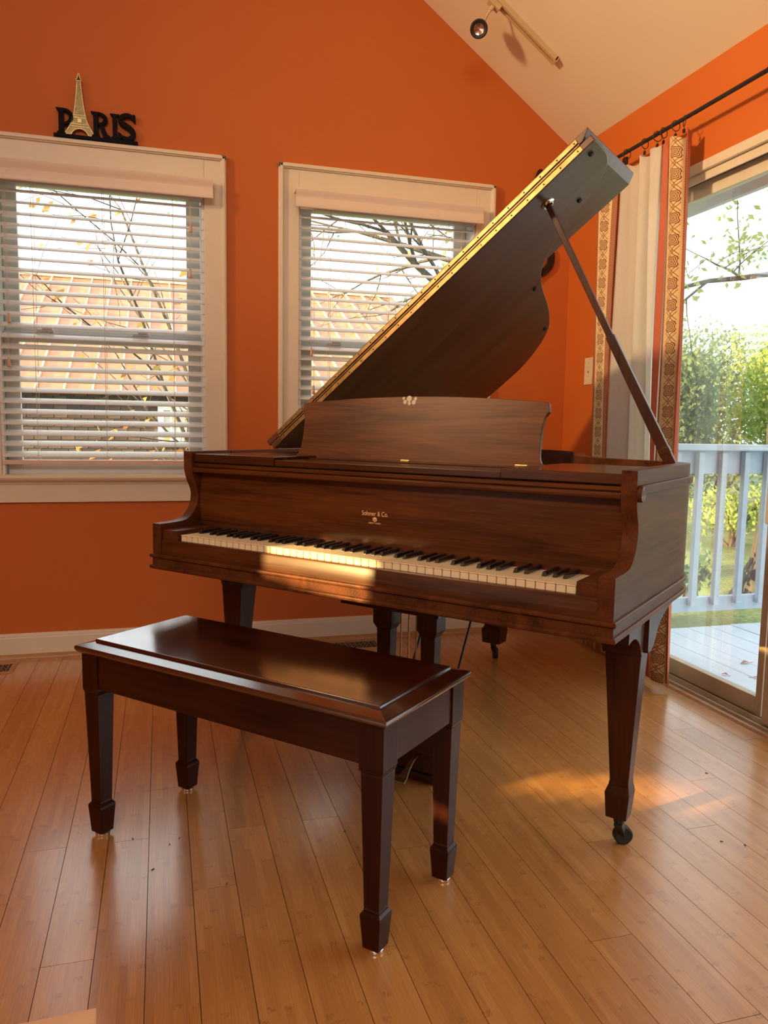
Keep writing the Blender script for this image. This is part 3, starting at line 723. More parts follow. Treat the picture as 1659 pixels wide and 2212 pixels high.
# ================================================================== CURTAIN, ROD, RINGS
def cloth_mat(name, col, rough=.9, transl=.25):
    t = NT(name); v = t.coord(); f = t.noise(t.mapping(v, (400,400,60)), 1.0, 2)
    c = t.ramp(f, [(.3, tuple(k*.93 for k in col)), (.7, col)])
    t.link(c, t.b.inputs['Base Color']); t.b.inputs['Roughness'].default_value = rough
    tr = t.node('ShaderNodeBsdfTranslucent'); t.link(c, tr.inputs[0]); mx = t.node('ShaderNodeMixShader'); mx.inputs[0].default_value = transl
    t.link(t.b.outputs[0], mx.inputs[1]); t.link(tr.outputs[0], mx.inputs[2]); t.link(mx.outputs[0], t.out.inputs[0])
    return t.m
M['cur'] = cloth_mat('curtain_cream_cloth', (.86,.82,.74), transl=.45)
M['salmon'] = cloth_mat('curtain_salmon_edge', (.60,.17,.09), transl=.15)
def pattern_mat():
    t = NT('curtain_border_pattern'); uv = t.node('ShaderNodeUVMap').outputs[0]; u, v, _ = t.sep(uv)   # u 0..1 across, v metres up
    per = .084
    cv = t.math('SUBTRACT', t.math('FRACT', t.math('DIVIDE', v, per)), .5)       # -.5.. .5
    cu = t.math('MULTIPLY', t.math('SUBTRACT', u, .42), 1.30)
    ax, ay = t.math('ABSOLUTE', cu), t.math('ABSOLUTE', cv)
    r = t.math('SQRT', t.math('ADD', t.math('MULTIPLY', cu, cu), t.math('MULTIPLY', cv, cv)))
    th = t.math('ARCTAN2', cv, cu)
    pet = t.math('MULTIPLY', t.math('COSINE', t.math('MULTIPLY', th, 4.0)), .05)
    rr = t.math('ADD', r, pet)
    ringa = t.math('COSINE', t.math('MULTIPLY', rr, 72.0))
    inside = t.math('LESS_THAN', rr, .33)
    m1 = t.math('MULTIPLY', t.math('GREATER_THAN', ringa, -.1), inside)
    # little cross between the medallions
    cy = t.math('SUBTRACT', .5, ay)
    dm = t.math('ADD', t.math('MULTIPLY', ax, 1.1), cy)
    m2 = t.math('MULTIPLY', t.math('LESS_THAN', dm, .13), t.math('GREATER_THAN', t.math('COSINE', t.math('MULTIPLY', dm, 95.0)), -.25))
    m3 = t.math('MULTIPLY', t.math('LESS_THAN', t.math('ABSOLUTE', t.math('SUBTRACT', t.math('ABSOLUTE', t.math('SUBTRACT', ax, cy)), .09)), .02), t.math('LESS_THAN', ax, .30))
    m = t.math('MAXIMUM', m1, t.math('MAXIMUM', m2, m3))
    # dotted edge stripes
    dots = t.math('GREATER_THAN', t.math('MULTIPLY', t.math('SINE', t.math('MULTIPLY', v, 620.0)), t.math('SINE', t.math('MULTIPLY', u, 110.0))), -.05)
    edge = t.math('MAXIMUM', t.math('LESS_THAN', u, .10), t.math('GREATER_THAN', u, .74))
    col = t.mix(m, (.80,.62,.32), (.15,.03,.015))
    ecol = t.mix(dots, (.60,.36,.20), (.22,.03,.022))
    col = t.mix(edge, col, ecol)
    weave = t.noise(t.coord(), 900, 2)
    col = t.mix(t.math('MULTIPLY', weave, .35), col, (.35,.12,.06))
    t.link(col, t.b.inputs['Base Color']); t.b.inputs['Roughness'].default_value = .9
    return t.m
M['pat'] = pattern_mat()
ct = thing('curtain', 'cream curtain with patterned red and gold borders hanging at the glass door', 'curtain', (1.95,2.95,.02))
# plan path of the cloth at the top, arc parameter -> (x,y)
path = [(1.925,3.262),(1.934,3.215),(1.945,3.180),(1.956,3.140),(1.960,3.105),(1.962,3.065),(1.975,3.030),(1.985,3.000),(1.955,2.985),(1.930,2.965),(1.935,2.935),(1.965,2.915),(1.985,2.895),(1.962,2.880),(1.925,2.868),(1.915,2.845),(1.930,2.822),(1.938,2.805),(1.938,2.780),(1.936,2.755),(1.940,2.735),(1.955,2.722),(1.975,2.715),(1.985,2.705),(1.972,2.695),(1.950,2.688),(1.938,2.676)]
pd = [Vector(p) for p in dens(path, 4)]
cum = [0]
for a, b in zip(pd[:-1], pd[1:]): cum.append(cum[-1]+(b-a).length)
tot = cum[-1]
def sheet(name, s0, s1, mat, off=0):
    idx = [i for i, c in enumerate(cum) if s0*tot-1e-6 <= c <= s1*tot+1e-6]
    nz = 26; vs = []; uvs = []
    for j in range(nz+1):
        f = j/nz; z = .025 + f*(2.200-.025)
        for i in idx:
            p = pd[i]; am = .55+.45*f; w_ = 1.10-.10*f
            y = 2.97 + (p.y-2.97)*w_ - (.02*(1-f)) + .006*math.sin(z*3.1+i*.35)
            x = 1.955 + (p.x-1.955)*am + .012*(1-f) + .006*math.sin(z*2.3+i*.22)
            zz = z + (.012*math.cos((cum[i]/tot)*PI*10)-.006)*(f**8)
            vs.append((x-1.95+off, y-2.95, zz-.02)); uvs.append(((cum[i]/tot-s0)/(s1-s0), z))
    n = len(idx); fs = [(j*n+k, j*n+k+1, (j+1)*n+k+1, (j+1)*n+k) for j in range(nz) for k in range(n-1)]
    me = bpy.data.meshes.new(name); me.from_pydata(vs, [], fs); me.update(); me.materials.append(mat)
    ul = me.uv_layers.new(name='UVMap')
    for lp in me.loops: ul.data[lp.index].uv = uvs[lp.vertex_index]
    for p_ in me.polygons: p_.use_smooth = True
    o = link(name, me, ct); sm = o.modifiers.new('solid', 'SOLIDIFY'); sm.thickness = .0016; return o
b = [0, .115, .665, .690, .800, .955, 1.0]
sheet('border_band', 0, .145, M['pat']); sheet('edge_strip', .142, .154, M['salmon']); sheet('curtain_cloth', .152, .738, M['cur']); sheet('edge_strip', .735, .778, M['salmon'])
sheet('border_band', .774, .950, M['pat']); sheet('edge_strip', .946, 1.0, M['salmon'])
rod = thing('curtain_rod', 'black curtain rod along the orange wall above the glass door', 'curtain rod', (1.946,2.3,2.249))
part('rod', MB().tube([(0,-1.9,0),(0,.97,0)], .0080, 14), M['black'], rod, smooth=60)
part('finial', MB().lathe([(.012,.96),(.017,.965),(.017,.975),(.010,.98),(.020,.995),(.026,1.01),(.020,1.03),(.0,1.037)], (0,0,0), 16, 'y'), M['black'], rod, smooth=60)
for yy in (.93,-.055-.0,):
    part('bracket', MB().box((.0,yy-.009,-.012),(.090,yy+.009,-.004)).box((.078,yy-.015,-.04),(.090,yy+.015,.03)).box((-.014,yy-.009,-.018),(.014,yy+.009,-.0115)).tube([(0,yy-.012,0),(0,yy+.012,0)], .0155, 12), M['black'], rod, bevel=.001)
for i, (yy, dz, tw) in enumerate(((3.085,0,.1),(2.955,0,.2),(2.868,0,-.1),(2.828,0,.25),(2.752,0,.05),(2.700,0,1.15))):
    t = thing('curtain_ring', ['black ring on the rod nearest the room corner','black ring on the rod, second from the corner','black ring on the rod, third from the corner','black ring on the rod, fourth from the corner','black ring on the rod above the patterned border','black ring at the curtain edge by the glass door'][i], 'curtain ring', (1.946,yy,2.249-.006), group='curtain rings on the rod')
    n = 24; rr_ = .0195; a = tw
    pts = [((rr_*math.cos(2*PI*k/n))*math.cos(a)*1.0, (rr_*math.cos(2*PI*k/n))*math.sin(a), rr_*math.sin(2*PI*k/n)-.0035) for k in range(n)]
    part('ring', MB().tube(pts, .0016, 6, closed=True), M['black'], t, smooth=60)
    part('clip', MB().tube([(0,0,-.023),(0,0,-.033)], .0012, 6).box((-.003,-.005,-.047),(.003,.005,-.033)), M['black'], t)

# ================================================================== SMALL THINGS ON THE WALLS
sw = thing('wall_plate', 'cream wall plate beside the curtain on the orange wall', 'wall plate', (XR,3.470,1.345))
part('plate', MB().box((-.006,-.038,-.066),(0,.038,.066)), M['plate'], sw, bevel=.003)
part('key_slot', MB().box((-.0065,-.004,-.010),(-.0059,.002,-.002)).lathe([(.003,-.0065),(.003,-.0059)], (0,-.001,.000), 10, 'x'), M['dark_gap'], sw)
for zz in (.038,-.026,.018):
    part('screw', MB().lathe([(.0022,-.0065),(.0022,-.0059)], (0,0,zz), 10, 'x'), M['brass_d'], sw)

# treble clef wall ornament behind the lid
tc = thing('wall_ornament', 'black treble clef wall ornament mostly hidden behind the raised piano lid', 'wall decor', (1.84, YB-.012, 1.82))
cl = [(.005,.06),(-.02,.035),(-.03,.01),(-.012,-.012),(.012,-.006),(.03,.03),(.022,.12),(.0,.26),(-.018,.36),(-.022,.43),(-.008,.49),(.004,.522),(.020,.505),(.028,.45),(.012,.38),(-.028,.31),(-.066,.24),(-.085,.165),(-.070,.085),(-.020,.032),(.035,.028),(.078,.068),(.082,.125),(.048,.172),(.004,.170),(-.026,.132),(-.020,.095),(.0,.078)]
rad = [.016,.014,.010,.008,.008,.008,.009,.010,.012,.013,.011,.008,.010,.015,.018,.019,.019,.018,.018,.017,.017,.018,.018,.015,.013,.011,.009,.006]
def dens3(pts, rs, k=4):
    q = dens(pts, k); r_ = []
    for i in range(len(rs)-1): r_ += [rs[i]+(rs[i+1]-rs[i])*j/k for j in range(k)]
    r_.append(rs[-1]); return q, r_
q, r_ = dens3(cl, rad)
mb = MB(); n = len(q)
for i in range(n-1):
    a, b_ = Vector(q[i]), Vector(q[i+1]); d = (b_-a); 
    if d.length < 1e-6: continue
    d.normalize(); nn = Vector((-d.y, d.x))
    e = d*.002
    y0, y1 = -.005, .005
    p = [a-e+nn*r_[i], b_+e+nn*r_[i+1], b_+e-nn*r_[i+1], a-e-nn*r_[i]]
    mb.prism([(k.x, k.y) for k in p], 'y', y0-.0001*(i % 3), y1)
part('clef', mb, M['treble'], tc)

# PARIS sign on the left window's head casing
sg = thing('letter_sign', 'black PARIS letter sign with gold lattice tower, on top of the left window casing', 'sign', (-.2465, YB-.016, 2.2485))
D = .014
part('base_bar', MB().box((-.1705,-D,0),(.1685,D,.0155)), M['sign_black'], sg, bevel=.003)
def arcband(mb, cx, cz, rx, rz, w_, a0, a1, y0, y1, n=14, wx=None):
    wx = wx or w_
    for k in range(n):
        t0, t1 = R(a0+(a1-a0)*k/n), R(a0+(a1-a0)*(k+1)/n+.5)
        pts = [(cx+(rx)*math.cos(t0), cz+(rz)*math.sin(t0)), (cx+(rx)*math.cos(t1), cz+(rz)*math.sin(t1)),
               (cx+(rx-wx)*math.cos(t1), cz+(rz-w_)*math.sin(t1)), (cx+(rx-wx)*math.cos(t0), cz+(rz-w_)*math.sin(t0))]
        mb.prism(pts, 'y', y0, y1)
Y0, Y1 = -.008, .008
def letter(name, fn, x):
    mb = MB(); fn(mb, x); part('letter_'+name.lower(), mb, M['sign_black'], sg, bevel=.0012, seg=1)
H = .105; Z0 = .0155
def serif_stem(mb, x, w_=.020, top=True, bot=True):
    mb.box((x-w_/2,Y0,Z0),(x+w_/2,Y1,Z0+H-.002))
    if top: mb.prism([(x-w_/2-.011,Z0+H),(x+w_/2+.004,Z0+H),(x+w_/2+.002,Z0+H-.010),(x-w_/2-.004,Z0+H-.012)], 'y', Y0+.0003, Y1-.0003)
    if bot: mb.prism([(x-w_/2-.010,Z0-.0005),(x+w_/2+.010,Z0-.0005),(x+w_/2+.006,Z0+.008),(x+w_/2,Z0+.013),(x-w_/2,Z0+.013),(x-w_/2-.006,Z0+.008)], 'y', Y0+.0003, Y1-.0003)
def fP(mb, x):
    serif_stem(mb, x); arcband(mb, x+.012, Z0+.071, .038, .034, .013, -95, 95, Y0, Y1, wx=.019)
    mb.box((x,Y0+.0002,Z0+.092),(x+.013,Y1-.0002,Z0+.105)); mb.box((x,Y0+.0002,Z0+.037),(x+.013,Y1-.0002,Z0+.050))
def fR(mb, x):
    serif_stem(mb, x); arcband(mb, x+.012, Z0+.077, .036, .028, .012, -95, 95, Y0, Y1, wx=.018)
    mb.box((x,Y0+.0002,Z0+.093),(x+.013,Y1-.0002,Z0+.105)); mb.box((x,Y0+.0002,Z0+.049),(x+.016,Y1-.0002,Z0+.060))
    mb.prism([(x+.012,Z0+.055),(x+.030,Z0+.056),(x+.046,Z0+.018),(x+.060,Z0+.008),(x+.060,Z0-.0005),(x+.036,Z0-.0005),(x+.027,Z0+.010)], 'y', Y0, Y1)
def fI(mb, x):
    serif_stem(mb, x, .018); mb.prism([(x-.01,Z0+H),(x+.020,Z0+H),(x+.013,Z0+H-.011),(x,Z0+H-.012)], 'y', Y0+.0006, Y1-.0006)
def fS(mb, x):
    c = [(.034,.082),(.026,.094),(.010,.099),(-.010,.094),(-.020,.080),(-.014,.066),(.004,.054),(.022,.042),(.032,.026),(.026,.010),(.008,.002),(-.014,.007),(-.026,.020)]
    w_ = [.006,.008,.009,.009,.010,.011,.012,.012,.011,.010,.009,.008,.005]
    q, r_ = dens3(c, w_, 4)
    for i in range(len(q)-1):
        a, b_ = Vector(q[i]), Vector(q[i+1]); d = (b_-a).normalized(); nn = Vector((-d.y,d.x)); e = d*.001
        p = [a-e+nn*r_[i], b_+e+nn*r_[i+1], b_+e-nn*r_[i+1], a-e-nn*r_[i]]
        mb.prism([(x+k.x, Z0+k.y+.006) for k in p], 'y', Y0-.0001*(i % 3), Y1)
    mb.prism([(x+.030,Z0+.112),(x+.042,Z0+.108),(x+.042,Z0+.074),(x+.034,Z0+.080)], 'y', Y0+.0004, Y1-.0004)
    mb.prism([(x-.034,Z0-.0005),(x-.030,Z0+.034),(x-.022,Z0+.028),(x-.014,Z0+.008)], 'y', Y0+.0004, Y1-.0004)
letter('P', fP, -.140); letter('R', fR, -.002); letter('I', fI, .0745); letter('S', fS, .118)
# tower
tw = empty('tower', sg); tw.location = (-.0665, -.004, Z0)
prof = [(.058,0),(.046,.018),(.036,.036),(.029,.052),(.0245,.068),(.0225,.078),(.0185,.098),(.0145,.125),(.0115,.155),(.0085,.185),(.0068,.212),(.0068,.218),(.0095,.224),(.0045,.232),(.0028,.244),(.0,.252)]
inner_p = [(.032,0),(.027,.012),(.019,.021),(.010,.0262),(0,.028)]
mb = MB()
def seg2(mb, a, b_, w_, y0=-.0035, y1=.0035):
    a, b_ = Vector(a), Vector(b_); d = (b_-a)
    if d.length < 1e-6: return
    d.normalize(); nn = Vector((-d.y,d.x))*w_; e = d*w_*.5
    mb.prism([tuple(a-e+nn),tuple(b_+e+nn),tuple(b_+e-nn),tuple(a-e-nn)], 'y', y0, y1)
for sx in (1,-1):
    for (xa,za),(xb,zb) in zip(prof[:-1], prof[1:]): seg2(mb, (sx*xa*.98,za),(sx*xb*.98,zb), .0014)
    for (xa,za),(xb,zb) in zip(inner_p[:-1], inner_p[1:]): seg2(mb, (sx*xa,za),(sx*xb,zb), .0016)
    seg2(mb, (sx*.032,.001),(sx*.058,.001), .0014)
for z_, x_ in ((.036,.037),(.046,.033),(.072,.0245),(.082,.0235),(.221,.008)): seg2(mb, (-x_,z_),(x_,z_), .0013)
part('tower_outline', mb, M['sign_gold'], tw)
mb = MB()
def wid(z):
    for (xa,za),(xb,zb) in zip(prof[:-1], prof[1:]):
        if za <= z <= zb: return xa+(xb-xa)*(z-za)/(zb-za)
    return 0
def inn(z):
    for (xa,za),(xb,zb) in zip(inner_p[:-1], inner_p[1:]):
        if za <= z <= zb: return xa+(xb-xa)*(z-za)/(zb-za)
    if .050 < z < .070: return .006
    return 0
z = .002
while z < .218:
    h_ = .0058; a, b_ = wid(z), wid(z+h_); ia, ib = inn(z), inn(z+h_)
    for sx in (1,-1):
        m = max(1, round((a-ia)/.0065))
        for k in range(m):
            p0, p1 = ia+(a-ia)*k/m, ia+(a-ia)*(k+1)/m; q0, q1 = ib+(b_-ib)*k/m, ib+(b_-ib)*(k+1)/m
            seg2(mb, (sx*p0,z),(sx*q1,z+h_), .00055, -.0025, .0025); seg2(mb, (sx*p1,z),(sx*q0,z+h_), .00055, -.0020, .0020)
    z += h_
part('tower_lattice', mb, M['sign_gold'], tw, kind='stuff')
back_poly = [(sx_*x_*.93, z_) for sx_, x_, z_ in [(1,a_,b__) for a_, b__ in prof]] + [(-x_*.93, z_) for x_, z_ in reversed(prof[:-1])]
back_poly += [(-x_, z_) for x_, z_ in inner_p] + [(x_, z_) for x_, z_ in reversed(inner_p[:-1])]
mb = MB()
zs_ = [i*.006 for i in range(0, 41)]
for za_, zb_ in zip(zs_[:-1], zs_[1:]):
    a, b_ = wid(za_)*.95, wid(zb_)*.95; ia, ib = (inn(za_), inn(zb_)) if za_ < .028 else (0,0)
    for sx in (1,-1): mb.prism([(sx*ia,za_),(sx*a,za_),(sx*b_,zb_),(sx*ib,zb_)], 'y', .0015, .0030)
part('tower_backing', mb, M['sign_back'], tw)
tw.scale = (1.12, 1, 1)
part('tower_plate', MB().box((-.0065,-.004,.052),(.0065,.0,.068)), M['sign_gold'], tw)

# track light on the sloped ceiling
SL = math.atan(.722)
tl = thing('track_light', 'cream ceiling track with one spotlight on the sloped ceiling', 'track light', (1.70,3.318,ZE+.722*(XR-1.70)), 0)
tl.rotation_euler = (0, SL, 0)      # local +x runs down the slope, +z up out of the ceiling
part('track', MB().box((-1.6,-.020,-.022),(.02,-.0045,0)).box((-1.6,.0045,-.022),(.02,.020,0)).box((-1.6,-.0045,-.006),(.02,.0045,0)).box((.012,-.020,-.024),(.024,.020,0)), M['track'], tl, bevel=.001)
part('track_groove', MB().box((-1.6,-.0045,-.008),(.012,.0045,-.006)), M['dark_gap'], tl)
xh = -.335
part('adapter', MB().box((xh-.03,-.016,-.045),(xh+.03,.016,-.022)).lathe([(.010,-.045),(.010,-.062),(.006,-.066)], (xh,0,0), 12), M['track'], tl, bevel=.002)
hd = empty('lamp_head', tl)
hd.location = (xh+.01,.055,-.125)
hd.rotation_euler = (0, 0, 0)
part('arm', MB().tube([(xh,0,-.062),(xh+.003,.015,-.080),(xh+.008,.035,-.10)], .005, 8), M['track'], tl, smooth=60)
def aim_head():
    mw = Matrix.Translation(tl.location) @ Matrix.Rotation(SL, 4, 'Y')
    pos = mw @ Vector(hd.location); d = (Vector((-.25,.4,1.05))-pos).normalized()
    loc_d = (Matrix.Rotation(-SL, 4, 'Y') @ d)
    hd.rotation_euler = loc_d.to_track_quat('-Z','Y').to_euler()
aim_head()
part('shade', MB().lathe([(.012,.055),(.026,.050),(.034,.035),(.037,.0),(.037,-.002),(.034,-.002),(.033,.03),(.0,.03)], (0,0,0), 28), M['track'], hd, smooth=40)
part('rim', MB().lathe([(.0385,-.001),(.0385,-.010),(.034,-.013),(.025,-.011),(.024,-.002),(.0385,-.001)], (0,0,0), 28), M['black'], hd, smooth=40)
part('bulb_face', MB().lathe([(.0245,-.004),(.0235,-.009),(.014,-.006),(.0,-.004)], (0,0,0), 24), M['steel'], hd, smooth=60)

# floor registers
def register(x0, x1, y0, y1, label):
    t = thing('floor_register', label, 'floor vent', ((x0+x1)/2,(y0+y1)/2,0), group='floor vents below the windows')
    hx, hy = (x1-x0)/2, (y1-y0)/2
    part('frame', MB().box((-hx,-hy,0),(hx,-hy+.02,.004)).box((-hx,hy-.02,0),(hx,hy,.004)).box((-hx,-hy+.02,0),(-hx+.02,hy-.02,.004)).box((hx-.02,-hy+.02,0),(hx,hy-.02,.004)), M['quarter'], t, bevel=.001)
    part('duct', MB().box((-hx+.02,-hy+.02,.0003),(hx-.02,hy-.02,.0008)), M['dark_gap'], t)
    mb = MB(); nx = int((2*hx-.04)/.022); ny = max(2, int((2*hy-.04)/.018))
    ax_, ay_ = (2*hx-.04)/nx, (2*hy-.04)/ny
    for i in range(nx):
        for j in range(ny):
            cx, cy = -hx+.02+(i+.5)*ax_, -hy+.02+(j+.5)*ay_
            if (i+j) % 2: mb.box((cx-ax_*.55,cy-.0028,.001),(cx+ax_*.55,cy+.0028,.0035))
            else: mb.box((cx-.0028,cy-ay_*.55,.001),(cx+.0028,cy+ay_*.55,.0036))
    part('grille', mb, M['brass_d'], t)
register(-.93,-.615,3.485,3.635, 'wooden floor vent below the left window')
register(.70,1.02,3.50,3.65, 'wooden floor vent on the floor behind the piano bench')

cr = MB()
for x, y in ((.006,1.93),(.030,1.955),(-.030,1.83),(-.085,1.985),(.45,1.89),(.46,1.80),(1.38,1.60),(1.43,1.57),(.13,1.72),(1.62,1.95)):
    a = random.uniform(0,6.28); l = random.uniform(.004,.009)
    cr.tube([(x,y,.0012),(x+l*math.cos(a),y+l*math.sin(a),.0016)], .0011, 5)
tag(part('crumbs', cr, M['bw_y']), 'tiny dark crumbs scattered on the bamboo floor around the piano bench', 'crumbs', kind='stuff')
# peach cushion corner at the camera's feet
cu = thing('ottoman', 'peach fabric ottoman, only its corner showing at the bottom edge', 'ottoman', (-.36,.60,0))
mb = MB(); nU, nV = 16, 16; hx, hy = .28, .275
def sup(c): return math.copysign(abs(c)**.35, c)
vs = []
for i in range(nU+1):
    for j in range(nV+1):
        a, b_ = -1+2*i/nU, -1+2*j/nV
        vs.append((hx*a, hy*b_, .394+.018*(1-abs(a)**10)*(1-abs(b_)**10)+.004*math.sin(a*4+b_*2)))
mb.add(vs, [(i*(nV+1)+j, (i+1)*(nV+1)+j, (i+1)*(nV+1)+j+1, i*(nV+1)+j+1) for i in range(nU) for j in range(nV)])
n = len(vs); edge = [i*(nV+1) for i in range(nU+1)]+[nU*(nV+1)+j for j in range(1,nV+1)]+[i*(nV+1)+nV for i in range(nU-1,-1,-1)]+[j for j in range(nV-1,0,-1)]
mb.add([(mb.v[i][0]*.985, mb.v[i][1]*.985, .12) for i in edge], [])
for k in range(len(edge)):
    k2 = (k+1) % len(edge); mb.f.append((edge[k], edge[k2], n+k2, n+k))
mb.f.append(tuple(n+k for k in range(len(edge))))
part('cushion', mb, M['peach'], cu, smooth=60)
for sx in (-1,1):
    for sy in (-1,1): part('leg', MB().frust((sx*.22,sy*.21),(.015,.015),0,(sx*.22,sy*.21),(.022,.022),.12), M['bw_z'], cu)

# ================================================================== OUTSIDE
GZ = -.50
def grass_mat():
    t = NT('lawn_grass'); v = t.coord(); a = t.noise(v, .7, 4); b_ = t.noise(v, 30, 4)
    f = t.math('ADD', t.math('MULTIPLY', a, .6), t.math('MULTIPLY', b_, .4))
    t.link(t.ramp(f, [(.36,(.16,.13,.08)),(.46,(.15,.19,.08)),(.60,(.32,.37,.14))]), t.b.inputs['Base Color']); t.b.inputs['Roughness'].default_value = .95
    t.bump(b_, .8, .03); return t.m
M['grass'] = grass_mat()
mb = MB()
nx, ny = 24, 24
gv = []
for i in range(nx+1):
    for j in range(ny+1):
        x = 2.3+ i*1.6; y = -12 + j*2.0
        gv.append((x, y, GZ + .35*math.sin(x*.21+.5)*min(1,max(0,(x-9)/12)) + .02*math.sin(x*2.1)*math.cos(y*1.7)))
mb.add(gv, [(i*(ny+1)+j, (i+1)*(ny+1)+j, (i+1)*(ny+1)+j+1, i*(ny+1)+j+1) for i in range(nx) for j in range(ny)])
mb.box((-14, YB+.14, GZ-.1), (2.3, 36, GZ))
struct('lawn', mb, M['grass'], smooth=60)
# deck
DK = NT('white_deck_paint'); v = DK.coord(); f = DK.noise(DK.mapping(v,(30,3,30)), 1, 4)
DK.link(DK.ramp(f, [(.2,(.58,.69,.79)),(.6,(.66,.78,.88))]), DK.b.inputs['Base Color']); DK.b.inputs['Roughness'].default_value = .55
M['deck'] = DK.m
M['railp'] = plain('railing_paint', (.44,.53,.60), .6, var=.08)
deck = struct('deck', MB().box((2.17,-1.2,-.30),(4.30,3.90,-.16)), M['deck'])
x = 2.58-.155*3
bmx = {}
while x < 4.25:
    x0_ = max(x, 2.16)
    me = MB().box((x0_-x,-1.2,-.145),(.150,3.93,-.12)).mesh('plank', M['deck'])
    o = link('plank', me, deck, bevel=.003, seg=1); o.location = (x+.0025,0,random.uniform(-.002,.002)); x += .155
rl = thing('deck_railing', 'white painted wooden railing at the edge of the deck', 'railing')
RY = 3.95
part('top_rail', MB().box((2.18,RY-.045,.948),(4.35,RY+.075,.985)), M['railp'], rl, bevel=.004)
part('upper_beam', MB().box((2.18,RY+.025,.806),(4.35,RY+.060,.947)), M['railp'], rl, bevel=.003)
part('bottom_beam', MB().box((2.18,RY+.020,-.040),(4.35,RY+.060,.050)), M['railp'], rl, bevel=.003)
bl = MB().box((-.019,-.019,0),(.019,.019,.93)).mesh('baluster', M['railp'])
k = 0; x = 2.27
while x < 4.3:
    o = link('baluster', bl, rl, bevel=.002, seg=1); o.location = (x, RY+.000, .005+random.uniform(-.004,.004)); x += .163
# soffit over the deck
sf = struct('soffit', MB().box((XR+.12,-1.5,2.47),(2.98,YB+.6,2.50)), M['deck'])
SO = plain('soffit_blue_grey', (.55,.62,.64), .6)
y = -1.5
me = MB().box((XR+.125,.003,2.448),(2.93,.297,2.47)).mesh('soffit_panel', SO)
while y < YB+.5:
    o = link('soffit_panel', me, sf, bevel=.003, seg=1); o.location = (0,y,0); y += .30
part('fascia', MB().box((2.93,-1.5,2.29),(2.965,YB+.6,2.52)), M['deck'], sf, bevel=.002)
part('gutter', MB().prism([(2.966,2.50),(3.07,2.50),(3.09,2.46),(3.05,2.38),(2.966,2.37)], 'y', -1.5, YB+.6), M['deck'], sf)
# house exterior shell so that the back wall reads from outside is the wall itself

# neighbour's brick house with copper roof
HK = 1.55
hs = thing('brick_house', 'brick house with a standing seam copper roof seen through the windows', 'house', (0,9*HK,1.0548+(GZ-1.0548)*HK))
hs.scale = (HK,HK,HK)
BR = []
for i, c in enumerate(((.095,.068,.058),(.075,.055,.050),(.125,.088,.070))): BR.append(plain('brick_%d' % i, c, .9, var=.25, scale=30))
part('wall', MB().box((-8,.012,.50),(3.2,4.6,1.9)), plain('mortar', (.20,.17,.15), .95), hs)
part('foundation', MB().box((-8,-.02,.50),(3.2,.012,1.20)), BR[1], hs)
bms = [MB().box((-.063,-.004,-.0195),(.063,.014,.0195)).mesh('brick', m_) for m_ in BR]
zz = 1.245; rowi = 0
while zz < 1.90:
    x = -1.70 + (.0675 if rowi % 2 else 0)
    while x < .55:
        if not (-.07 < x < .42 and 1.30 < zz < 1.74):
            o = link('brick', random.choice(bms), hs); o.location = (x,0,zz)
        x += .135
    zz += .0465; rowi += 1
# window on that house
hw = empty('house_window', hs)
WH = plain('house_white_paint', (.80,.82,.80), .5)
part('window_frame', MB().box((-.03,-.05,1.30),(.03,.02,1.74)).box((.40,-.05,1.30),(.46,.02,1.74)).box((.03,-.05,1.70),(.40,.02,1.74)).box((.03,-.05,1.30),(.40,.02,1.34)).box((.10,-.035,1.34),(.125,.01,1.70)).box((.20,-.03,1.34),(.21,.01,1.70)).box((.30,-.03,1.34),(.31,.01,1.70)).box((.03,-.03,1.52),(.40,.01,1.53)), WH, hw)
part('pane', MB().box((.03,-.015,1.34),(.40,-.01,1.70)), plain('curtained_pane', (.66,.66,.58), .3), hw)
RF = NT('copper_roof'); v = RF.coord(); f = RF.noise(RF.mapping(v,(2,6,2)), 1, 5, .6)
RF.link(RF.ramp(f, [(.3,(.33,.120,.042)),(.55,(.45,.185,.070)),(.8,(.56,.29,.13))]), RF.b.inputs['Base Color']); RF.b.inputs['Metallic'].default_value = .25; RF.b.inputs['Roughness'].default_value = .5
Rr = math.atan2(1.88,4.2); rlen = math.hypot(1.88,4.2)
SM = plain('seam_metal', (.66,.50,.34), .4, .3)
pm_ = MB().box((0,0,0),(.278,rlen,.012)).mesh('roof_panel', RF.m)
sm_ = MB().box((-.009,-.005,.0),(.009,rlen,.045)).mesh('roof_seam', SM)
x = -6.0
while x < 3.7:
    o = link('roof_panel', pm_, hs); o.location = (x,-.22,1.855); o.rotation_euler = (Rr,0,0)
    o = link('roof_seam', sm_, hs); o.location = (x-.001,-.22,1.857); o.rotation_euler = (Rr,0,0)
    x += .28
part('ridge_cap', MB().box((-6,3.9,3.72),(3.72,4.1,3.79)), SM, hs)
part('roof_back', MB().add([(-6,4.0,3.72),(3.7,4.0,3.72),(3.7,8,1.9),(-6,8,1.9)], [(0,1,2,3)]), RF.m, hs)
part('gable', MB().prism([(.1,1.86),(4.0,3.70),(7.6,1.86)], 'x', 3.0, 3.2), plain('gable_paint',(.6,.58,.5),.8), hs)

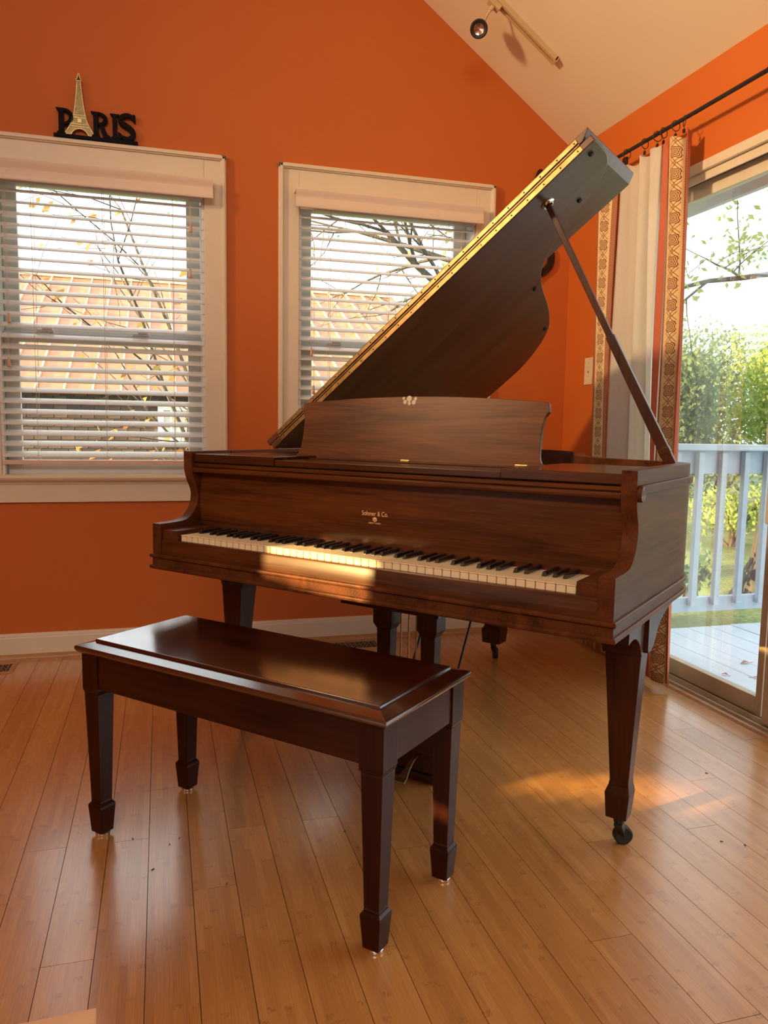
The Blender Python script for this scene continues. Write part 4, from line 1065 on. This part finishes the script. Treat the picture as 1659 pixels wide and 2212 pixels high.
# vegetation
def leaf_mat(name, a, b_, transl=.45):
    t = NT(name); f = t.noise(t.coord(), 3.0, 3); c = t.ramp(f, [(.35,a),(.65,b_)]); t.link(c, t.b.inputs['Base Color']); t.b.inputs['Roughness'].default_value = .8
    tr = t.node('ShaderNodeBsdfTranslucent'); t.link(c, tr.inputs[0]); mx = t.node('ShaderNodeMixShader'); mx.inputs[0].default_value = transl
    t.link(t.b.outputs[0], mx.inputs[1]); t.link(tr.outputs[0], mx.inputs[2]); t.link(mx.outputs[0], t.out.inputs[0]); return t.m
LM = {'y': leaf_mat('leaf_yellow_green', (.32,.44,.12), (.50,.58,.22)), 'g': leaf_mat('leaf_green', (.15,.25,.13), (.30,.42,.22)), 'd': leaf_mat('leaf_olive', (.13,.20,.12), (.27,.35,.20)), 'o': leaf_mat('leaf_autumn', (.42,.16,.05), (.50,.44,.14))}
bark = NT('bark'); v = bark.coord(); f = bark.noise(bark.mapping(v,(14,14,3)), 1, 5, .6, 1)
bark.link(bark.ramp(f, [(.3,(.05,.048,.045)),(.7,(.16,.15,.135))]), bark.b.inputs['Base Color']); bark.b.inputs['Roughness'].default_value = .95; bark.bump(f, .8, .02)
def leaves_mb(pts, size, rnd=random):
    vs, fs = [], []
    for p in pts:
        a = rnd.uniform(0,2*PI); t_ = rnd.uniform(-1,1); d = Vector((math.cos(a),math.sin(a),t_)).normalized(); u_ = d.orthogonal().normalized(); w_ = d.cross(u_)
        s_ = size*rnd.uniform(.6,1.3); n = len(vs); p = Vector(p)
        vs += [tuple(p-u_*s_*.5), tuple(p+w_*s_*.28), tuple(p+u_*s_*.6), tuple(p-w_*s_*.28)]; fs.append((n,n+1,n+2,n+3))
    return MB().add(vs, fs)
def shrub(label, cx, cy, z0, rx, ry, rz, n, size, kind='g', group=None, seed=1, name='shrub'):
    rnd = random.Random(seed); t = thing(name, label, 'shrub', (cx,cy,z0), group=group)
    cl_ = [(rnd.uniform(-.62,.62)*rx, rnd.uniform(-.62,.62)*ry, rz*(.45+.5*rnd.random()), rnd.uniform(.22,.42)) for _ in range(26)]
    pts = []
    while len(pts) < n:
        c = rnd.choice(cl_); d = Vector((rnd.gauss(0,1),rnd.gauss(0,1),rnd.gauss(0,1))).normalized()*rnd.random()**.35
        p = (c[0]+d.x*c[3]*rx, c[1]+d.y*c[3]*ry, c[2]+d.z*c[3]*rz*.8)
        if p[2] > .02: pts.append(p)
    o = part('foliage', leaves_mb(pts, size, rnd), LM[kind], t, kind='stuff')
    mb = MB()
    for k in range(7):
        c = cl_[k]; mb.tube([(c[0]*.1,c[1]*.1,0),(c[0]*.5,c[1]*.5,c[2]*.5),(c[0],c[1],c[2])], [.03,.02,.008], 5)
    part('stems', mb, bark.m, t); return t
def pol(az, d): return (d*math.sin(R(az)), d*math.cos(R(az)))
k = 0
for az, d, rx, rz, nl, kd, lb in ((31,15,1.5,3.0,5000,'g','tall green hedge shrub beyond the lawn, left end of the hedge'),(36.0,12.6,1.05,2.5,5500,'d','dense olive shrub beyond the lawn behind the railing balusters'),(38.2,17.5,1.8,3.3,5000,'g','tallest dark green shrub rising behind the others'),(43.2,13.8,1.05,3.0,6000,'y','yellow-green tall shrub beyond the lawn beside the trunk'),(53,14,1.3,2.8,4000,'g','rounded green shrub right of the tree trunk'),(64,14.5,1.3,3.4,3000,'d','dark shrub at the far right of the yard')):
    x, y = pol(az, d); shrub(lb, x, y, GZ-.1, rx, rx, rz, nl*2, .085, kd, 'shrubs beyond the lawn', 20+k); k += 1
x, y = pol(37.3, 7.4); shrub('low leafy plant on the lawn just beyond the railing', x, y, GZ, .32, .32, .50, 260, .085, 'g', None, 40)
x, y = pol(40.2, 11.6); shrub('small yellow-green bush at the lawn edge before the hedge', x, y, GZ, .6, .6, .8, 1400, .07, 'y', None, 41)
def branch(mb, p, d, L, r, depth, rnd, tips, nseg=5, spread=.55, droop=0.0):
    pts = [Vector(p)]; dd = Vector(d).normalized()
    for k in range(nseg):
        dd = (dd + Vector((rnd.uniform(-1,1),rnd.uniform(-1,1),rnd.uniform(-1,1)-droop))*.16).normalized(); pts.append(pts[-1]+dd*L/nseg)
    rs = [r*(1-.6*k/nseg) for k in range(nseg+1)]
    mb.tube(pts, rs, 5 if depth else 4, cap=False)
    if depth == 0: tips += pts[1:]; return
    for k in range(1, nseg+1):
        for _ in range(1 if k < nseg else 2):
            nd = (dd*.6 + Vector((rnd.uniform(-1,1),rnd.uniform(-1,1),rnd.uniform(-.7,.9)))*spread*1.3).normalized()
            branch(mb, pts[k], nd, L*rnd.uniform(.45,.65), rs[k]*.62, depth-1, rnd, tips, nseg, spread, droop)
def tree(label, base, starts, kind, nl, lsize, seed, trunk=None, extra=None):
    rnd = random.Random(seed); t = thing('tree', label, 'tree', base)
    mb = MB()
    if trunk: mb.tube([Vector(p) for p, r_ in trunk], [r_ for p, r_ in trunk], 16)
    part('trunk', mb, bark.m, t, smooth=60) if trunk else None
    mb = MB(); tips = []
    for p, d, L, r_, dep, dr in starts: branch(mb, p, d, L, r_, dep, rnd, tips, droop=dr)
    part('branches', mb, bark.m, t, smooth=60)
    pts = [tuple(Vector(rnd.choice(tips))+Vector((rnd.gauss(0,.09),rnd.gauss(0,.09),rnd.gauss(0,.09)))) for _ in range(nl)]
    part('leaves', leaves_mb(pts, lsize, rnd), LM[kind], t, kind='stuff'); return t
# big trunk right of the door view
tx, ty = 5.47, 5.85
tree('large tree with a thick grey trunk beyond the deck railing', (tx,ty,GZ), [((0,0,3.6),(-.8,-.5,.12),2.6,.05,2,.25),((0,0,4.2),(-.7,.35,.2),2.8,.06,2,.3),((0,0,4.6),(.5,.4,.8),3.0,.1,2,0),((0,0,4.6),(.2,-.8,.7),2.6,.08,2,0),((0,0,3.0),(-.9,-.1,-.02),2.0,.03,2,.2)],
     'y', 6500, .052, 5, trunk=[((-.02,0,-.1),.44),((0,0,.12),.33),((.02,0,.35),.255),((.04,0,.7),.215),((.06,0,1.3),.20),((.06,0,1.65),.205),((.10,0,1.9),.19),((.10,0,2.6),.18),((.10,.0,3.6),.17),((.1,0,4.8),.14)])
# bare spreading tree behind the second window
tree('bare spreading tree behind the second window, above the copper roof', (3.5,6.6,GZ), [((0,0,2.2),(-.85,0,.45),2.2,.05,3,.1),((0,0,2.5),(-.6,0,.8),2.0,.055,3,0),((0,0,2.9),(-.95,0,.15),1.9,.04,3,.1)],
     'y', 500, .04, 9, trunk=[((0,0,0),.16),((0,0,1.5),.12),((0,0,3.2),.09)])
# slim young tree just outside the left window
tree('slim young tree with autumn leaves just outside the left window', (.62,6.2,GZ), [((0,0,.6),(-.45,-.1,.95),2.3,.022,2,0),((0,0,.9),(-.25,.1,.9),2.4,.02,2,0),((0,0,.4),(-.6,-.2,.45),1.0,.014,2,0),((0,0,.5),(-.35,.0,.55),1.2,.014,2,0)],
     'o', 240, .075, 14, trunk=[((0,0,0),.035),((-.02,0,.5),.030),((-.06,0,1.1),.024)])
# fallen leaves on the deck
FLM = plain('fallen_leaf', (.42,.22,.16), .8, var=.3)
for i, (x, y, s_) in enumerate(((2.86,3.22,.032),(2.99,3.02,.03),(2.745,3.0,.03),(2.72,2.90,.034),(2.62,3.08,.02),(2.50,2.86,.025))):
    o = part('fallen_leaf', MB().add([(-s_,0,0),(-s_*.2,-s_*.45,.010),(s_,-s_*.05,.002),(s_*.1,s_*.5,.012),(0,0,.006)], [(0,1,4),(1,2,4),(2,3,4),(3,0,4)]).box((s_*.9,-.001,.001),(s_*1.4,.001,.003)), FLM)
    o.location = (x,y,-.117); o.rotation_euler = (0,0,i*1.3)
    tag(o, ['curled grey-brown leaf on the deck, farthest to the right near the railing','spidery reddish leaf at the right end of a deck board joint','pale brown leaf in the middle of the white deck','reddish leaf with a long stem on the deck, just right of the middle one','small dry leaf on the deck near the patterned curtain edge','yellowish leaf on the deck board nearest the door track'][i], 'leaf', 'fallen leaves on the deck')
# portals guide sky light through the openings
def portal(name, loc, aim, sx, sy):
    o = lamp(name, 'AREA', loc, 1, (1,1,1), aim=aim, size=(sx,sy)); o.data.cycles.is_portal = True
portal('portal_window_left', ((W1[0]+W1[1])/2, YB+.15, 1.45), ((W1[0]+W1[1])/2, 0, 1.45), W1[1]-W1[0], 1.3)
portal('portal_window_second', ((W2[0]+W2[1])/2, YB+.15, 1.45), ((W2[0]+W2[1])/2, 0, 1.45), W2[1]-W2[0], 1.3)
portal('portal_door', (XR+.14, (DY0+DY1)/2, 1.02), (0, (DY0+DY1)/2, 1.02), DY1-DY0, 2.1)
